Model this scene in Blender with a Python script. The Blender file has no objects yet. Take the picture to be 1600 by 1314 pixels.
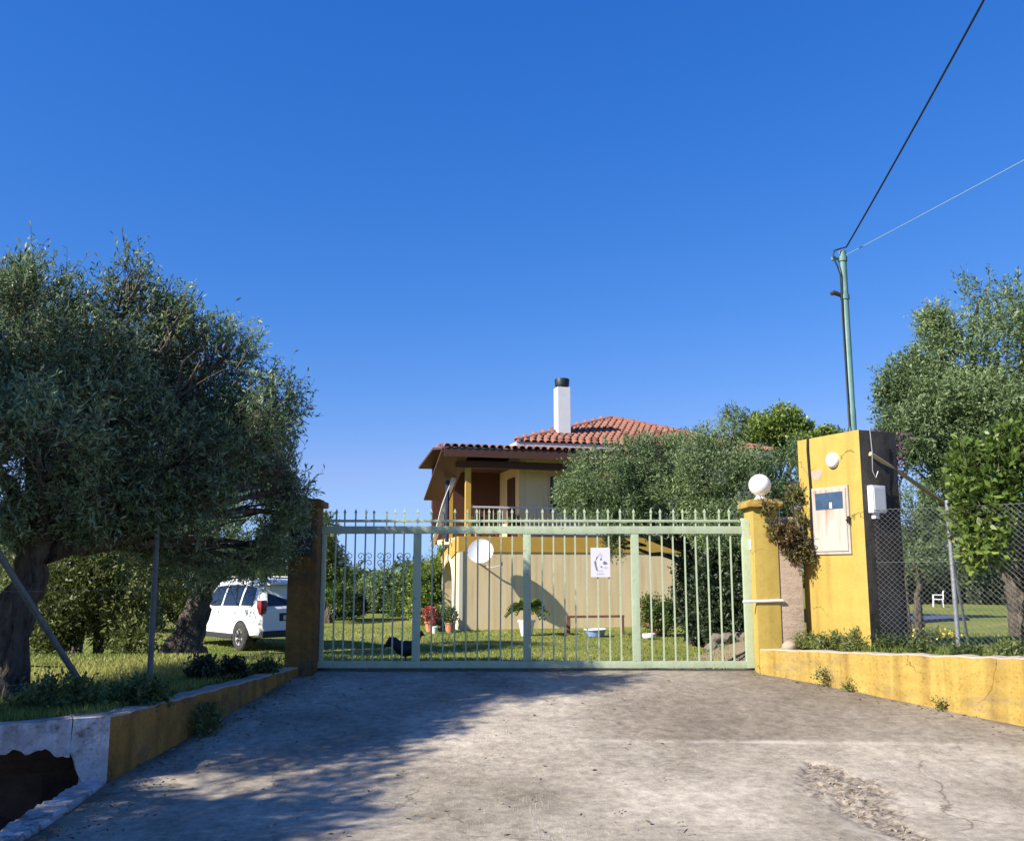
import bpy, bmesh, math, random
import numpy as np
from mathutils import Vector, Matrix

# ------------------------------------------------------------------ camera, sky, sun, exposure
SC = bpy.context.scene
COL = SC.collection
EYE = 1.166
F_PX = 1450.0
PITCH = math.atan(233.0 / F_PX)
cam_d = bpy.data.cameras.new('camera')
cam_d.sensor_width = 36.0
cam_d.lens = 36.0 * F_PX / 1600.0
cam_d.clip_start = 0.05
cam_d.clip_end = 5000
cam = bpy.data.objects.new('camera', cam_d)
COL.objects.link(cam)
cam.location = (0, 0, EYE)
cam.rotation_euler = (math.pi / 2 + PITCH, 0, 0)
SC.camera = cam

SUN_AZ = Vector((-0.857, -0.514))
SUN_EL = math.radians(35.5)
world = bpy.data.worlds.new('World')
SC.world = world
world.use_nodes = True
wn = world.node_tree.nodes
wl = world.node_tree.links
sky = wn.new('ShaderNodeTexSky')
sky.sky_type = 'NISHITA'
sky.sun_disc = False
sky.sun_elevation = SUN_EL
sky.sun_rotation = math.atan2(SUN_AZ.x, SUN_AZ.y)
sky.altitude = 300
sky.air_density = 1.0
sky.dust_density = 0.2
sky.ozone_density = 3.0
hs = wn.new('ShaderNodeHueSaturation')
hs.inputs['Saturation'].default_value = 1.18
hs.inputs['Hue'].default_value = 0.5
bg = wn['Background']
bg.inputs['Strength'].default_value = 0.12
EXPOSURE = 0.92
wl.new(sky.outputs[0], hs.inputs['Color'])
# a deep, clear southern blue: one response curve per channel over the whole sky
sep = wn.new('ShaderNodeSeparateColor'); cmb = wn.new('ShaderNodeCombineColor')
wl.new(hs.outputs[0], sep.inputs[0])
chan_ = []
for i_, (gain_, gam_) in enumerate(((1.29, 1.33), (0.784, 0.826), (1.125, 0.55))):
    pw_ = wn.new('ShaderNodeMath'); pw_.operation = 'POWER'; pw_.inputs[1].default_value = gam_
    ml_ = wn.new('ShaderNodeMath'); ml_.operation = 'MULTIPLY'; ml_.inputs[1].default_value = gain_ * 0.12 ** (gam_ - 1) / 2 ** EXPOSURE
    wl.new(sep.outputs[i_], pw_.inputs[0]); wl.new(pw_.outputs[0], ml_.inputs[0])
    chan_.append(ml_.outputs[0])
def limit_(op, src, ref, k):   # keeps the low sky blue instead of pinkish
    a_ = wn.new('ShaderNodeMath'); a_.operation = 'MULTIPLY'; a_.inputs[1].default_value = k; wl.new(ref, a_.inputs[0])
    b_ = wn.new('ShaderNodeMath'); b_.operation = op; wl.new(src, b_.inputs[0]); wl.new(a_.outputs[0], b_.inputs[1])
    return b_.outputs[0]
chan_[0] = limit_('MINIMUM', chan_[0], chan_[1], 0.62)
chan_[2] = limit_('MAXIMUM', chan_[2], chan_[1], 1.85)
for i_ in range(3): wl.new(chan_[i_], cmb.inputs[i_])
wl.new(cmb.outputs[0], bg.inputs['Color'])

sd = bpy.data.lights.new('sun', 'SUN')
sd.energy = 5.0
sd.angle = math.radians(0.55)
sd.color = (1.0, 0.93, 0.82)
sun = bpy.data.objects.new('sun', sd)
COL.objects.link(sun)
sv = Vector((SUN_AZ.x * math.cos(SUN_EL), SUN_AZ.y * math.cos(SUN_EL), math.sin(SUN_EL)))
sun.rotation_euler = sv.to_track_quat('Z', 'Y').to_euler()
sun.location = sv * 60

SC.view_settings.view_transform = 'Standard'
SC.view_settings.look = 'None'
SC.view_settings.exposure = EXPOSURE
SC.view_settings.gamma = 1.0
SC.render.engine = 'CYCLES'

# ------------------------------------------------------------------ helpers
RNG = np.random.default_rng(7)
random.seed(7)
CT, ST = math.cos(PITCH), math.sin(PITCH)


def at(u, v, d):
    """world point seen at photo pixel (u, v) at depth d"""
    xc, yc = (u - 800) / F_PX, (657 - v) / F_PX
    k = CT - yc * ST
    return Vector((xc / k * d, d, EYE + (ST + yc * CT) / k * d))


def sstep(a, b, x):
    t = np.clip((x - a) / (b - a), 0, 1)
    return t * t * (3 - 2 * t)


def tag(o, label=None, cat=None, group=None, kind=None):
    if label: o['label'] = label
    if cat: o['category'] = cat
    if group: o['group'] = group
    if kind: o['kind'] = kind
    return o


def empty(name, loc=(0, 0, 0), rz=0.0, label=None, cat=None, group=None):
    o = bpy.data.objects.new(name, None)
    o.empty_display_size = 0.1
    COL.objects.link(o)
    o.location = loc
    o.rotation_euler = (0, 0, rz)
    return tag(o, label, cat, group)


class MB:
    def __init__(self):
        self.v = []
        self.f = []
        self.m = []
        self.cur = 0

    def face(self, idx):
        self.f.append(tuple(idx)); self.m.append(self.cur)

    def add(self, vs, fs):
        b = len(self.v)
        self.v.extend([tuple(p) for p in vs])
        for q in fs:
            self.face([i + b for i in q])
        return self

    def box(self, a, b, bev=0.0):
        x0, y0, z0 = a; x1, y1, z1 = b
        if bev <= 0:
            vs = [(x0, y0, z0), (x1, y0, z0), (x1, y1, z0), (x0, y1, z0), (x0, y0, z1), (x1, y0, z1), (x1, y1, z1), (x0, y1, z1)]
            return self.add(vs, [(0, 3, 2, 1), (4, 5, 6, 7), (0, 1, 5, 4), (1, 2, 6, 5), (2, 3, 7, 6), (3, 0, 4, 7)])
        bm = bmesh.new()
        bmesh.ops.create_cube(bm, size=1)
        for w in bm.verts:
            w.co = Vector(((x0 + x1) / 2 + w.co.x * (x1 - x0), (y0 + y1) / 2 + w.co.y * (y1 - y0), (z0 + z1) / 2 + w.co.z * (z1 - z0)))
        bmesh.ops.bevel(bm, geom=list(bm.edges), offset=bev, segments=2, profile=0.7, affect='EDGES')
        return self.bm(bm)

    def bm(self, bm):
        bm.verts.index_update()
        vs = [tuple(w.co) for w in bm.verts]
        fs = [[w.index for w in f.verts] for f in bm.faces]
        bm.free()
        return self.add(vs, fs)

    def tube(self, pts, rad, n=8, cap=True, jit=0.0):
        pts = [Vector(p) for p in pts]
        if not isinstance(rad, (list, tuple)): rad = [rad] * len(pts)
        b = len(self.v)
        prev = None
        for i, p in enumerate(pts):
            if i == 0: t = pts[1] - pts[0]
            elif i == len(pts) - 1: t = pts[-1] - pts[-2]
            else: t = pts[i + 1] - pts[i - 1]
            t.normalize()
            if prev is None:
                a = Vector((0, 0, 1)) if abs(t.z) < 0.9 else Vector((1, 0, 0))
                nx = t.cross(a).normalized()
            else:
                nx = (prev - t * prev.dot(t)).normalized()
            prev = nx
            ny = t.cross(nx)
            for k in range(n):
                a = 2 * math.pi * k / n
                r = rad[i] * (1 + (random.random() - 0.5) * jit)
                self.v.append(tuple(p + (nx * math.cos(a) + ny * math.sin(a)) * r))
        for i in range(len(pts) - 1):
            for k in range(n):
                self.face((b + i * n + k, b + i * n + (k + 1) % n, b + (i + 1) * n + (k + 1) % n, b + (i + 1) * n + k))
        if cap:
            self.face([b + k for k in range(n)][::-1])
            self.face([b + (len(pts) - 1) * n + k for k in range(n)])
        return self

    def lathe(self, prof, n=20, org=(0, 0, 0), cap=True):
        b = len(self.v)
        for r, z in prof:
            for k in range(n):
                a = 2 * math.pi * k / n
                self.v.append((org[0] + r * math.cos(a), org[1] + r * math.sin(a), org[2] + z))
        for i in range(len(prof) - 1):
            for k in range(n):
                self.face((b + i * n + k, b + i * n + (k + 1) % n, b + (i + 1) * n + (k + 1) % n, b + (i + 1) * n + k))
        if cap:
            self.face([b + k for k in range(n)][::-1])
            self.face([b + (len(prof) - 1) * n + k for k in range(n)])
        return self

    def prism(self, poly, a, b, axis='y'):
        """extrude a 2D polygon between two values of an axis"""
        n = len(poly)
        def p3(p, t):
            return {'y': (p[0], t, p[1]), 'x': (t, p[0], p[1]), 'z': (p[0], p[1], t)}[axis]
        vs = [p3(p, a) for p in poly] + [p3(p, b) for p in poly]
        fs = [tuple(range(n))[::-1], tuple(range(n, 2 * n))] + [(i, (i + 1) % n, n + (i + 1) % n, n + i) for i in range(n)]
        return self.add(vs, fs)

    def data(self, name, mats, smooth=False):
        me = bpy.data.meshes.new(name)
        me.from_pydata(self.v, [], self.f)
        if not isinstance(mats, (list, tuple)): mats = [mats]
        for m in mats: me.materials.append(m)
        if len(mats) > 1: me.polygons.foreach_set('material_index', self.m)
        if smooth:
            me.polygons.foreach_set('use_smooth', [True] * len(me.polygons))
            if smooth != 'all':
                me.set_sharp_from_angle(angle=math.radians(40))
        bm = bmesh.new(); bm.from_mesh(me)
        bmesh.ops.recalc_face_normals(bm, faces=bm.faces)
        bm.to_mesh(me); bm.free()
        me.update()
        return me

    def build(self, name, mats, parent=None, smooth=False, kind=None):
        o = bpy.data.objects.new(name, self.data(name, mats, smooth))
        COL.objects.link(o)
        if parent is not None: o.parent = parent
        if kind: o['kind'] = kind
        return o


def share(name, me, parent, loc=(0, 0, 0), rot=(0, 0, 0), scale=(1, 1, 1)):
    o = bpy.data.objects.new(name, me)
    COL.objects.link(o)
    o.parent = parent
    o.location = loc; o.rotation_euler = rot; o.scale = scale
    return o


# ------------------------------------------------------------------ materials
def mat(name, c1, c2=None, scale=6.0, rough=0.8, bump=0.0, bscale=40.0, metal=0.0, c3=None, scale3=2.0, t3=0.55, w3=0.12, spec=0.4, detail=8, stretch=None, weather=0.0, crack=0.0):
    m = bpy.data.materials.new(name)
    m.use_nodes = True
    nt = m.node_tree; N = nt.nodes; L = nt.links
    b = N['Principled BSDF']
    b.inputs['Roughness'].default_value = rough
    b.inputs['Metallic'].default_value = metal
    b.inputs['Specular IOR Level'].default_value = spec
    tc = N.new('ShaderNodeTexCoord')
    src = tc.outputs['Object']
    if stretch:
        mp = N.new('ShaderNodeMapping'); mp.inputs['Scale'].default_value = stretch
        L.new(src, mp.inputs[0]); src = mp.outputs[0]
    col = None
    if c2 is None:
        b.inputs['Base Color'].default_value = (*c1, 1)
    else:
        n = N.new('ShaderNodeTexNoise'); n.inputs['Scale'].default_value = scale; n.inputs['Detail'].default_value = detail
        n.inputs['Roughness'].default_value = 0.65
        L.new(src, n.inputs['Vector'])
        r = N.new('ShaderNodeValToRGB')
        r.color_ramp.elements[0].position = 0.32; r.color_ramp.elements[0].color = (*c1, 1)
        r.color_ramp.elements[1].position = 0.68; r.color_ramp.elements[1].color = (*c2, 1)
        L.new(n.outputs['Fac'], r.inputs[0])
        col = r.outputs[0]
        if c3 is not None:
            n3 = N.new('ShaderNodeTexNoise'); n3.inputs['Scale'].default_value = scale3; n3.inputs['Detail'].default_value = 9
            n3.inputs['Roughness'].default_value = 0.7
            L.new(src, n3.inputs['Vector'])
            r3 = N.new('ShaderNodeValToRGB')
            r3.color_ramp.elements[0].position = t3; r3.color_ramp.elements[0].color = (0, 0, 0, 1)
            r3.color_ramp.elements[1].position = t3 + w3; r3.color_ramp.elements[1].color = (1, 1, 1, 1)
            L.new(n3.outputs['Fac'], r3.inputs[0])
            mx = N.new('ShaderNodeMix'); mx.data_type = 'RGBA'
            L.new(r3.outputs[0], mx.inputs['Factor']); L.new(col, mx.inputs[6]); mx.inputs[7].default_value = (*c3, 1)
            col = mx.outputs[2]
        if weather:
            mp2 = N.new('ShaderNodeMapping'); mp2.inputs['Scale'].default_value = (7, 7, 0.45); L.new(tc.outputs['Object'], mp2.inputs[0])
            ns = N.new('ShaderNodeTexNoise'); ns.inputs['Scale'].default_value = 1.0; ns.inputs['Detail'].default_value = 7; L.new(mp2.outputs[0], ns.inputs['Vector'])
            rs = N.new('ShaderNodeValToRGB'); rs.color_ramp.elements[0].position = 0.46; rs.color_ramp.elements[1].position = 0.72
            rs.color_ramp.elements[0].color = (1, 1, 1, 1); rs.color_ramp.elements[1].color = (0.60, 0.54, 0.47, 1)
            L.new(ns.outputs['Fac'], rs.inputs[0])
            ng = N.new('ShaderNodeTexNoise'); ng.inputs['Scale'].default_value = 38; ng.inputs['Detail'].default_value = 5; L.new(tc.outputs['Object'], ng.inputs['Vector'])
            rg = N.new('ShaderNodeValToRGB'); rg.color_ramp.elements[0].position = 0.30; rg.color_ramp.elements[1].position = 0.46
            rg.color_ramp.elements[0].color = (0.70, 0.66, 0.60, 1); rg.color_ramp.elements[1].color = (1, 1, 1, 1); L.new(ng.outputs['Fac'], rg.inputs[0])
            for src_ in (rs.outputs[0], rg.outputs[0]):
                mw = N.new('ShaderNodeMix'); mw.data_type = 'RGBA'; mw.blend_type = 'MULTIPLY'; mw.inputs['Factor'].default_value = weather
                L.new(col, mw.inputs[6]); L.new(src_, mw.inputs[7]); col = mw.outputs[2]
        if crack:
            nd = N.new('ShaderNodeTexNoise'); nd.inputs['Scale'].default_value = 3.0; nd.inputs['Detail'].default_value = 6; L.new(tc.outputs['Object'], nd.inputs['Vector'])
            va = N.new('ShaderNodeVectorMath'); va.operation = 'MULTIPLY_ADD'; va.inputs[1].default_value = (0.5, 0.5, 0.5)
            L.new(nd.outputs['Color'], va.inputs[0]); L.new(tc.outputs['Object'], va.inputs[2])
            vo = N.new('ShaderNodeTexVoronoi'); vo.feature = 'DISTANCE_TO_EDGE'; vo.inputs['Scale'].default_value = crack; L.new(va.outputs[0], vo.inputs['Vector'])
            rc = N.new('ShaderNodeValToRGB'); rc.color_ramp.elements[0].position = 0.0; rc.color_ramp.elements[1].position = 0.011
            rc.color_ramp.elements[0].color = (0.35, 0.30, 0.25, 1); rc.color_ramp.elements[1].color = (1, 1, 1, 1); L.new(vo.outputs['Distance'], rc.inputs[0])
            npch = N.new('ShaderNodeTexNoise'); npch.inputs['Scale'].default_value = 1.4; L.new(tc.outputs['Object'], npch.inputs['Vector'])
            rp_ = N.new('ShaderNodeValToRGB'); rp_.color_ramp.elements[0].position = 0.50; rp_.color_ramp.elements[1].position = 0.58; L.new(npch.outputs['Fac'], rp_.inputs[0])
            mc = N.new('ShaderNodeMix'); mc.data_type = 'RGBA'; mc.blend_type = 'MULTIPLY'
            L.new(rp_.outputs[0], mc.inputs['Factor']); L.new(col, mc.inputs[6]); L.new(rc.outputs[0], mc.inputs[7]); col = mc.outputs[2]
        L.new(col, b.inputs['Base Color'])
    if bump:
        nb = N.new('ShaderNodeTexNoise'); nb.inputs['Scale'].default_value = bscale; nb.inputs['Detail'].default_value = 6
        L.new(src, nb.inputs['Vector'])
        bp = N.new('ShaderNodeBump'); bp.inputs['Strength'].default_value = bump; bp.inputs['Distance'].default_value = 0.02
        L.new(nb.outputs['Fac'], bp.inputs['Height']); L.new(bp.outputs[0], b.inputs['Normal'])
    return m


def leaf_mat(name, dark, mid, light, back=None, trans=0.28, rough=0.5):
    m = bpy.data.materials.new(name)
    m.use_nodes = True
    nt = m.node_tree; N = nt.nodes; L = nt.links
    b = N['Principled BSDF']; out = N['Material Output']
    b.inputs['Roughness'].default_value = rough
    b.inputs['Specular IOR Level'].default_value = 0.45
    a = N.new('ShaderNodeAttribute'); a.attribute_name = 'rnd'
    r = N.new('ShaderNodeValToRGB')
    e = r.color_ramp.elements
    e[0].position = 0.0; e[0].color = (*dark, 1)
    e[1].position = 1.0; e[1].color = (*light, 1)
    x = e.new(0.5); x.color = (*mid, 1)
    L.new(a.outputs['Fac'], r.inputs[0])
    col = r.outputs[0]
    if back:
        g = N.new('ShaderNodeNewGeometry')
        mx = N.new('ShaderNodeMix'); mx.data_type = 'RGBA'
        mul = N.new('ShaderNodeMath'); mul.operation = 'MULTIPLY'; mul.inputs[1].default_value = 0.75
        L.new(g.outputs['Backfacing'], mul.inputs[0]); L.new(mul.outputs[0], mx.inputs['Factor'])
        L.new(col, mx.inputs[6]); mx.inputs[7].default_value = (*back, 1)
        col = mx.outputs[2]
    L.new(col, b.inputs['Base Color'])
    t = N.new('ShaderNodeBsdfTranslucent')
    L.new(col, t.inputs['Color'])
    ms = N.new('ShaderNodeMixShader'); ms.inputs[0].default_value = trans
    L.new(b.outputs[0], ms.inputs[1]); L.new(t.outputs[0], ms.inputs[2]); L.new(ms.outputs[0], out.inputs['Surface'])
    return m


M = {}
M['yellow'] = mat('yellow_render', (0.385, 0.275, 0.058), (0.45, 0.33, 0.078), 4, 0.88, 0.12, 160, c3=(0.36, 0.265, 0.11), scale3=2.2, t3=0.60, w3=0.12, weather=0.45, crack=1.1)
M['yellow_worn'] = mat('yellow_render_worn', (0.34, 0.225, 0.048), (0.46, 0.325, 0.078), 3.5, 0.9, 0.2, 110, c3=(0.25, 0.185, 0.10), scale3=2.6, t3=0.53, w3=0.2, stretch=(1, 1, 2.2), weather=0.9, crack=1.5)
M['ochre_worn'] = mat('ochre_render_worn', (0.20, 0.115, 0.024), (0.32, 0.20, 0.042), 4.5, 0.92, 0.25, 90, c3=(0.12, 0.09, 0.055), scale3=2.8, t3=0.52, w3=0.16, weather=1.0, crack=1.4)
M['pillar_grime_shade'] = mat('grimy_shaded_ochre_render', (0.15, 0.078, 0.018), (0.27, 0.15, 0.03), 4.0, 0.92, 0.25, 90, c3=(0.085, 0.066, 0.048), scale3=2.2, t3=0.47, w3=0.18, weather=1.0, crack=1.4)  # real grime patches over an ochre darkened to carry the tree's shade
M['raw_render'] = mat('raw_render', (0.34, 0.255, 0.185), (0.46, 0.36, 0.275), 9, 0.95, 0.4, 40, c3=(0.27, 0.20, 0.15), scale3=7, t3=0.56, w3=0.12, stretch=(1, 1, 2.5))
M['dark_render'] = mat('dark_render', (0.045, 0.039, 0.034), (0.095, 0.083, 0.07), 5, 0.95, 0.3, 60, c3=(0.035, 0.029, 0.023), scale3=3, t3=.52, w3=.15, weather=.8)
M['cap_stone'] = mat('cap_stone', (0.311, 0.266, 0.207), (0.429, 0.370, 0.296), 8, 0.95, 0.5, 30)
M['whitewash'] = mat('whitewash', (0.34, 0.335, 0.33), (0.56, 0.555, 0.55), 6, 0.95, 0.7, 26, c3=(0.17, 0.15, 0.125), scale3=4.5, t3=0.53, w3=0.10, weather=0.9, crack=2.0)
M['soil'] = mat('soil', (0.05, 0.035, 0.025), (0.10, 0.07, 0.05), 6, 1.0, 0.8, 20)
M['gate_green'] = mat('gate_green', (0.375, 0.455, 0.300), (0.435, 0.51, 0.345), 7, 0.55, 0.05, 30, c3=(0.22, 0.18, 0.11), scale3=9, t3=0.62, w3=0.05, weather=0.5)
M['gate_dark'] = mat('gate_track_steel', (0.05, 0.06, 0.05), (0.10, 0.10, 0.09), 10, 0.7)
M['pole_green'] = mat('pole_green', (0.095, 0.20, 0.18), (0.15, 0.27, 0.24), 6, 0.5, 0.05, 20, c3=(0.28, 0.31, 0.28), scale3=8, t3=0.6, w3=0.08)
M['galv'] = mat('galvanised_steel', (0.252, 0.266, 0.281), (0.355, 0.370, 0.385), 20, 0.5, metal=0.5)
M['shaded_steel'] = mat('shaded_fence_steel', (0.075, 0.09, 0.082), (0.14, 0.155, 0.145), 14, 0.6)  # galvanised steel with the shade under the olive put into its colour
M['wire'] = mat('fence_wire', (0.240, 0.252, 0.258), None, rough=0.5, metal=0.4)
M['black'] = mat('black_rubber', (0.012, 0.012, 0.014), None, rough=0.55)
M['cable_pale'] = mat('pale_cable', (0.18, 0.30, 0.34), None, rough=0.5)
M['bark'] = mat('olive_bark', (0.035, 0.028, 0.021), (0.15, 0.122, 0.092), 14, 0.95, 1.0, 22, stretch=(1, 1, 0.30), c3=(0.02, 0.017, 0.013), scale3=9, t3=0.55, w3=0.08)
M['bark'].node_tree.nodes['Bump'].inputs['Distance'].default_value = 0.08
M['twig'] = mat('twig_bark', (0.10, 0.085, 0.06), None, rough=0.9)
M['cream'] = mat('cream_render', (0.70, 0.545, 0.305), (0.78, 0.625, 0.375), 2.0, 0.9, 0.15, 40, stretch=(1, 1, 0.25), weather=0.4)
M['cream_light'] = mat('arch_trim', (0.622, 0.577, 0.459), (0.651, 0.614, 0.518), 4, 0.8)
M['band'] = mat('ochre_band', (0.459, 0.274, 0.044), (0.518, 0.318, 0.059), 3, 0.85)
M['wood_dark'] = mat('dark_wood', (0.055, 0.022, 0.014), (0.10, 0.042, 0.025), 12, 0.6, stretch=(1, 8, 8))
M['wood_orange'] = mat('varnished_boards', (0.055, 0.022, 0.012), (0.10, 0.042, 0.02), 10, 0.6, stretch=(8, 1, 8))
M['stick'] = mat('bare_timber', (0.444, 0.326, 0.148), (0.518, 0.400, 0.222), 10, 0.7)
M['tile'] = mat('terracotta_tile', (0.20, 0.072, 0.046), (0.34, 0.155, 0.10), 3.2, 0.88, 0.2, 30, c3=(0.17, 0.12, 0.095), scale3=4, t3=0.54, w3=0.12)
M['tile_dark'] = mat('terracotta_tile_weathered', (0.10, 0.045, 0.03), (0.20, 0.08, 0.05), 3.2, 0.9, 0.2, 30)
M['fascia'] = mat('fascia_paint', (0.577, 0.518, 0.488), None, rough=0.7)
M['white'] = mat('white_paint', (0.720, 0.720, 0.720), (0.666, 0.666, 0.666), 6, 0.6)
M['globe'] = mat('opal_globe', (0.85, 0.85, 0.86), None, rough=0.25, spec=0.5)
M['carpaint'] = mat('white_car_paint', (0.80, 0.81, 0.82), None, rough=0.18, spec=0.6)
M['glass'] = mat('tinted_glass', (0.012, 0.016, 0.022), None, rough=0.05, spec=0.7)
M['glass_blue'] = mat('meter_window_glass', (0.03, 0.06, 0.11), (0.05, 0.09, 0.15), 8, 0.08, spec=0.6)
M['redlamp'] = mat('red_lens', (0.25, 0.015, 0.02), None, rough=0.15)
M['plastic_dark'] = mat('dark_plastic', (0.03, 0.03, 0.032), None, rough=0.6)
M['rim'] = mat('alloy_rim', (0.36, 0.37, 0.38), None, rough=0.35)
M['tyre'] = mat('tyre_rubber', (0.025, 0.024, 0.023), (0.06, 0.055, 0.05), 12, 0.9)
M['plate'] = mat('number_plate', (0.55, 0.58, 0.66), None, rough=0.4)
M['rusty_door'] = mat('rusty_white_door', (0.548, 0.488, 0.414), (0.607, 0.570, 0.518), 6, 0.7, 0.1, 30, c3=(0.385, 0.178, 0.081), scale3=3.4, t3=0.55, w3=0.22, stretch=(3, 3, 0.7))
def rusty_panel():
    m = bpy.data.materials.new('rusty_white_door'); m.use_nodes = True
    N = m.node_tree.nodes; L = m.node_tree.links; b = N['Principled BSDF']; b.inputs['Roughness'].default_value = 0.75
    tc = N.new('ShaderNodeTexCoord'); mp = N.new('ShaderNodeMapping'); mp.inputs['Scale'].default_value = (16, 16, 2.2); L.new(tc.outputs['Object'], mp.inputs[0])
    n = N.new('ShaderNodeTexNoise'); n.inputs['Scale'].default_value = 1; n.inputs['Detail'].default_value = 8; L.new(mp.outputs[0], n.inputs['Vector'])
    sx = N.new('ShaderNodeSeparateXYZ'); L.new(tc.outputs['Object'], sx.inputs[0])
    mr = N.new('ShaderNodeMapRange'); mr.inputs[1].default_value = 1.38; mr.inputs[2].default_value = 1.95; mr.inputs[3].default_value = -0.14; mr.inputs[4].default_value = 0.24; L.new(sx.outputs[2], mr.inputs[0])
    ad = N.new('ShaderNodeMath'); ad.operation = 'ADD'; L.new(n.outputs['Fac'], ad.inputs[0]); L.new(mr.outputs[0], ad.inputs[1])
    r = N.new('ShaderNodeValToRGB'); e = r.color_ramp.elements; e[0].position = 0.56; e[0].color = (0.43, 0.39, 0.345, 1); e[1].position = 0.98; e[1].color = (0.28, 0.12, 0.06, 1)
    x = e.new(0.74); x.color = (0.41, 0.32, 0.25, 1)
    L.new(ad.outputs[0], r.inputs[0]); L.new(r.outputs[0], b.inputs['Base Color'])
    return m
M['rusty_door'] = rusty_panel()
M['steel_frame'] = mat('door_frame', (0.36, 0.33, 0.28), (0.42, 0.39, 0.33), 10, 0.7, weather=.4)
M['dish'] = mat('dish_grey', (0.518, 0.533, 0.562), (0.562, 0.577, 0.607), 5, 0.5)
M['paper'] = mat('sign_paper', (0.622, 0.607, 0.636), None, rough=0.6)
M['ink'] = mat('sign_ink', (0.16, 0.16, 0.20), None, rough=0.6)
M['ink_pale'] = mat('sign_ink_pale', (0.48, 0.46, 0.58), None, rough=0.6)
M['terracotta'] = mat('terracotta_pot', (0.45, 0.18, 0.10), (0.55, 0.26, 0.16), 8, 0.85)
M['blue'] = mat('blue_plastic', (0.22, 0.32, 0.62), None, rough=0.4)
M['bench_wood'] = mat('weathered_rail', (0.16, 0.07, 0.055), (0.22, 0.10, 0.08), 10, 0.8)
M['feather'] = mat('black_feathers', (0.008, 0.008, 0.010), (0.02, 0.02, 0.024), 30, 0.5, 0.4, 60)
M['comb'] = mat('red_comb', (0.35, 0.03, 0.02), None, rough=0.6)
M['curtain'] = mat('canvas_blind', (0.80, 0.80, 0.80), (0.72, 0.73, 0.75), 10, 0.9)
M['navy'] = mat('navy_cloth', (0.02, 0.03, 0.07), None, rough=0.9)
M['stone'] = mat('field_stone', (0.12, 0.10, 0.08), (0.24, 0.20, 0.165), 5, 0.95, 0.8, 10)
M['rubble'] = mat('broken_concrete', (0.20, 0.16, 0.12), (0.38, 0.33, 0.27), 14, 1.0, 0.5, 50)
M['paving'] = mat('shaded_terrace_paving', (0.05, 0.058, 0.09), (0.09, 0.10, 0.14), 3, 0.7)  # blue grey darkened: tree shade is part of this colour

M['olive'] = leaf_mat('olive_leaves', (0.036, 0.070, 0.022), (0.130, 0.205, 0.072), (0.33, 0.42, 0.19), back=(0.26, 0.345, 0.19), trans=0.33)
M['olive_grey'] = leaf_mat('grey_olive_leaves', (0.048, 0.088, 0.026), (0.130, 0.195, 0.062), (0.28, 0.355, 0.13), back=(0.22, 0.295, 0.15), trans=0.32)
M['green'] = leaf_mat('mid_green_leaves', (0.037, 0.069, 0.015), (0.094, 0.150, 0.031), (0.188, 0.250, 0.062), trans=0.3)
M['citrus'] = leaf_mat('citrus_leaves', (0.06, 0.11, 0.018), (0.18, 0.26, 0.045), (0.37, 0.43, 0.11), trans=0.4, rough=0.4)
M['yellow_green'] = leaf_mat('yellow_green_leaves', (0.045, 0.062, 0.014), (0.12, 0.145, 0.034), (0.23, 0.245, 0.075), trans=0.35)
M['dark_leaf'] = leaf_mat('dark_evergreen_leaves', (0.012, 0.024, 0.010), (0.03, 0.05, 0.02), (0.06, 0.085, 0.03), trans=0.15)
M['creeper'] = leaf_mat('creeper_leaves', (0.13, 0.06, 0.022), (0.17, 0.125, 0.035), (0.17, 0.21, 0.05), trans=0.35)
M['grass'] = leaf_mat('grass_blades', (0.094, 0.138, 0.022), (0.188, 0.237, 0.044), (0.375, 0.362, 0.100), trans=0.3, rough=0.6)
M['weed'] = leaf_mat('weed_leaves', (0.045, 0.075, 0.02), (0.10, 0.14, 0.04), (0.22, 0.24, 0.08), trans=0.3)
M['red_petal'] = leaf_mat('red_petals', (0.30, 0.03, 0.03), (0.45, 0.08, 0.07), (0.55, 0.20, 0.16), trans=0.2)
M['pink_petal'] = leaf_mat('mauve_petals', (0.10, 0.06, 0.08), (0.16, 0.10, 0.13), (0.22, 0.16, 0.18), trans=0.2)
M['yellow_petal'] = leaf_mat('yellow_petals', (0.6, 0.45, 0.03), (0.7, 0.55, 0.05), (0.8, 0.65, 0.1), trans=0.2)


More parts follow.
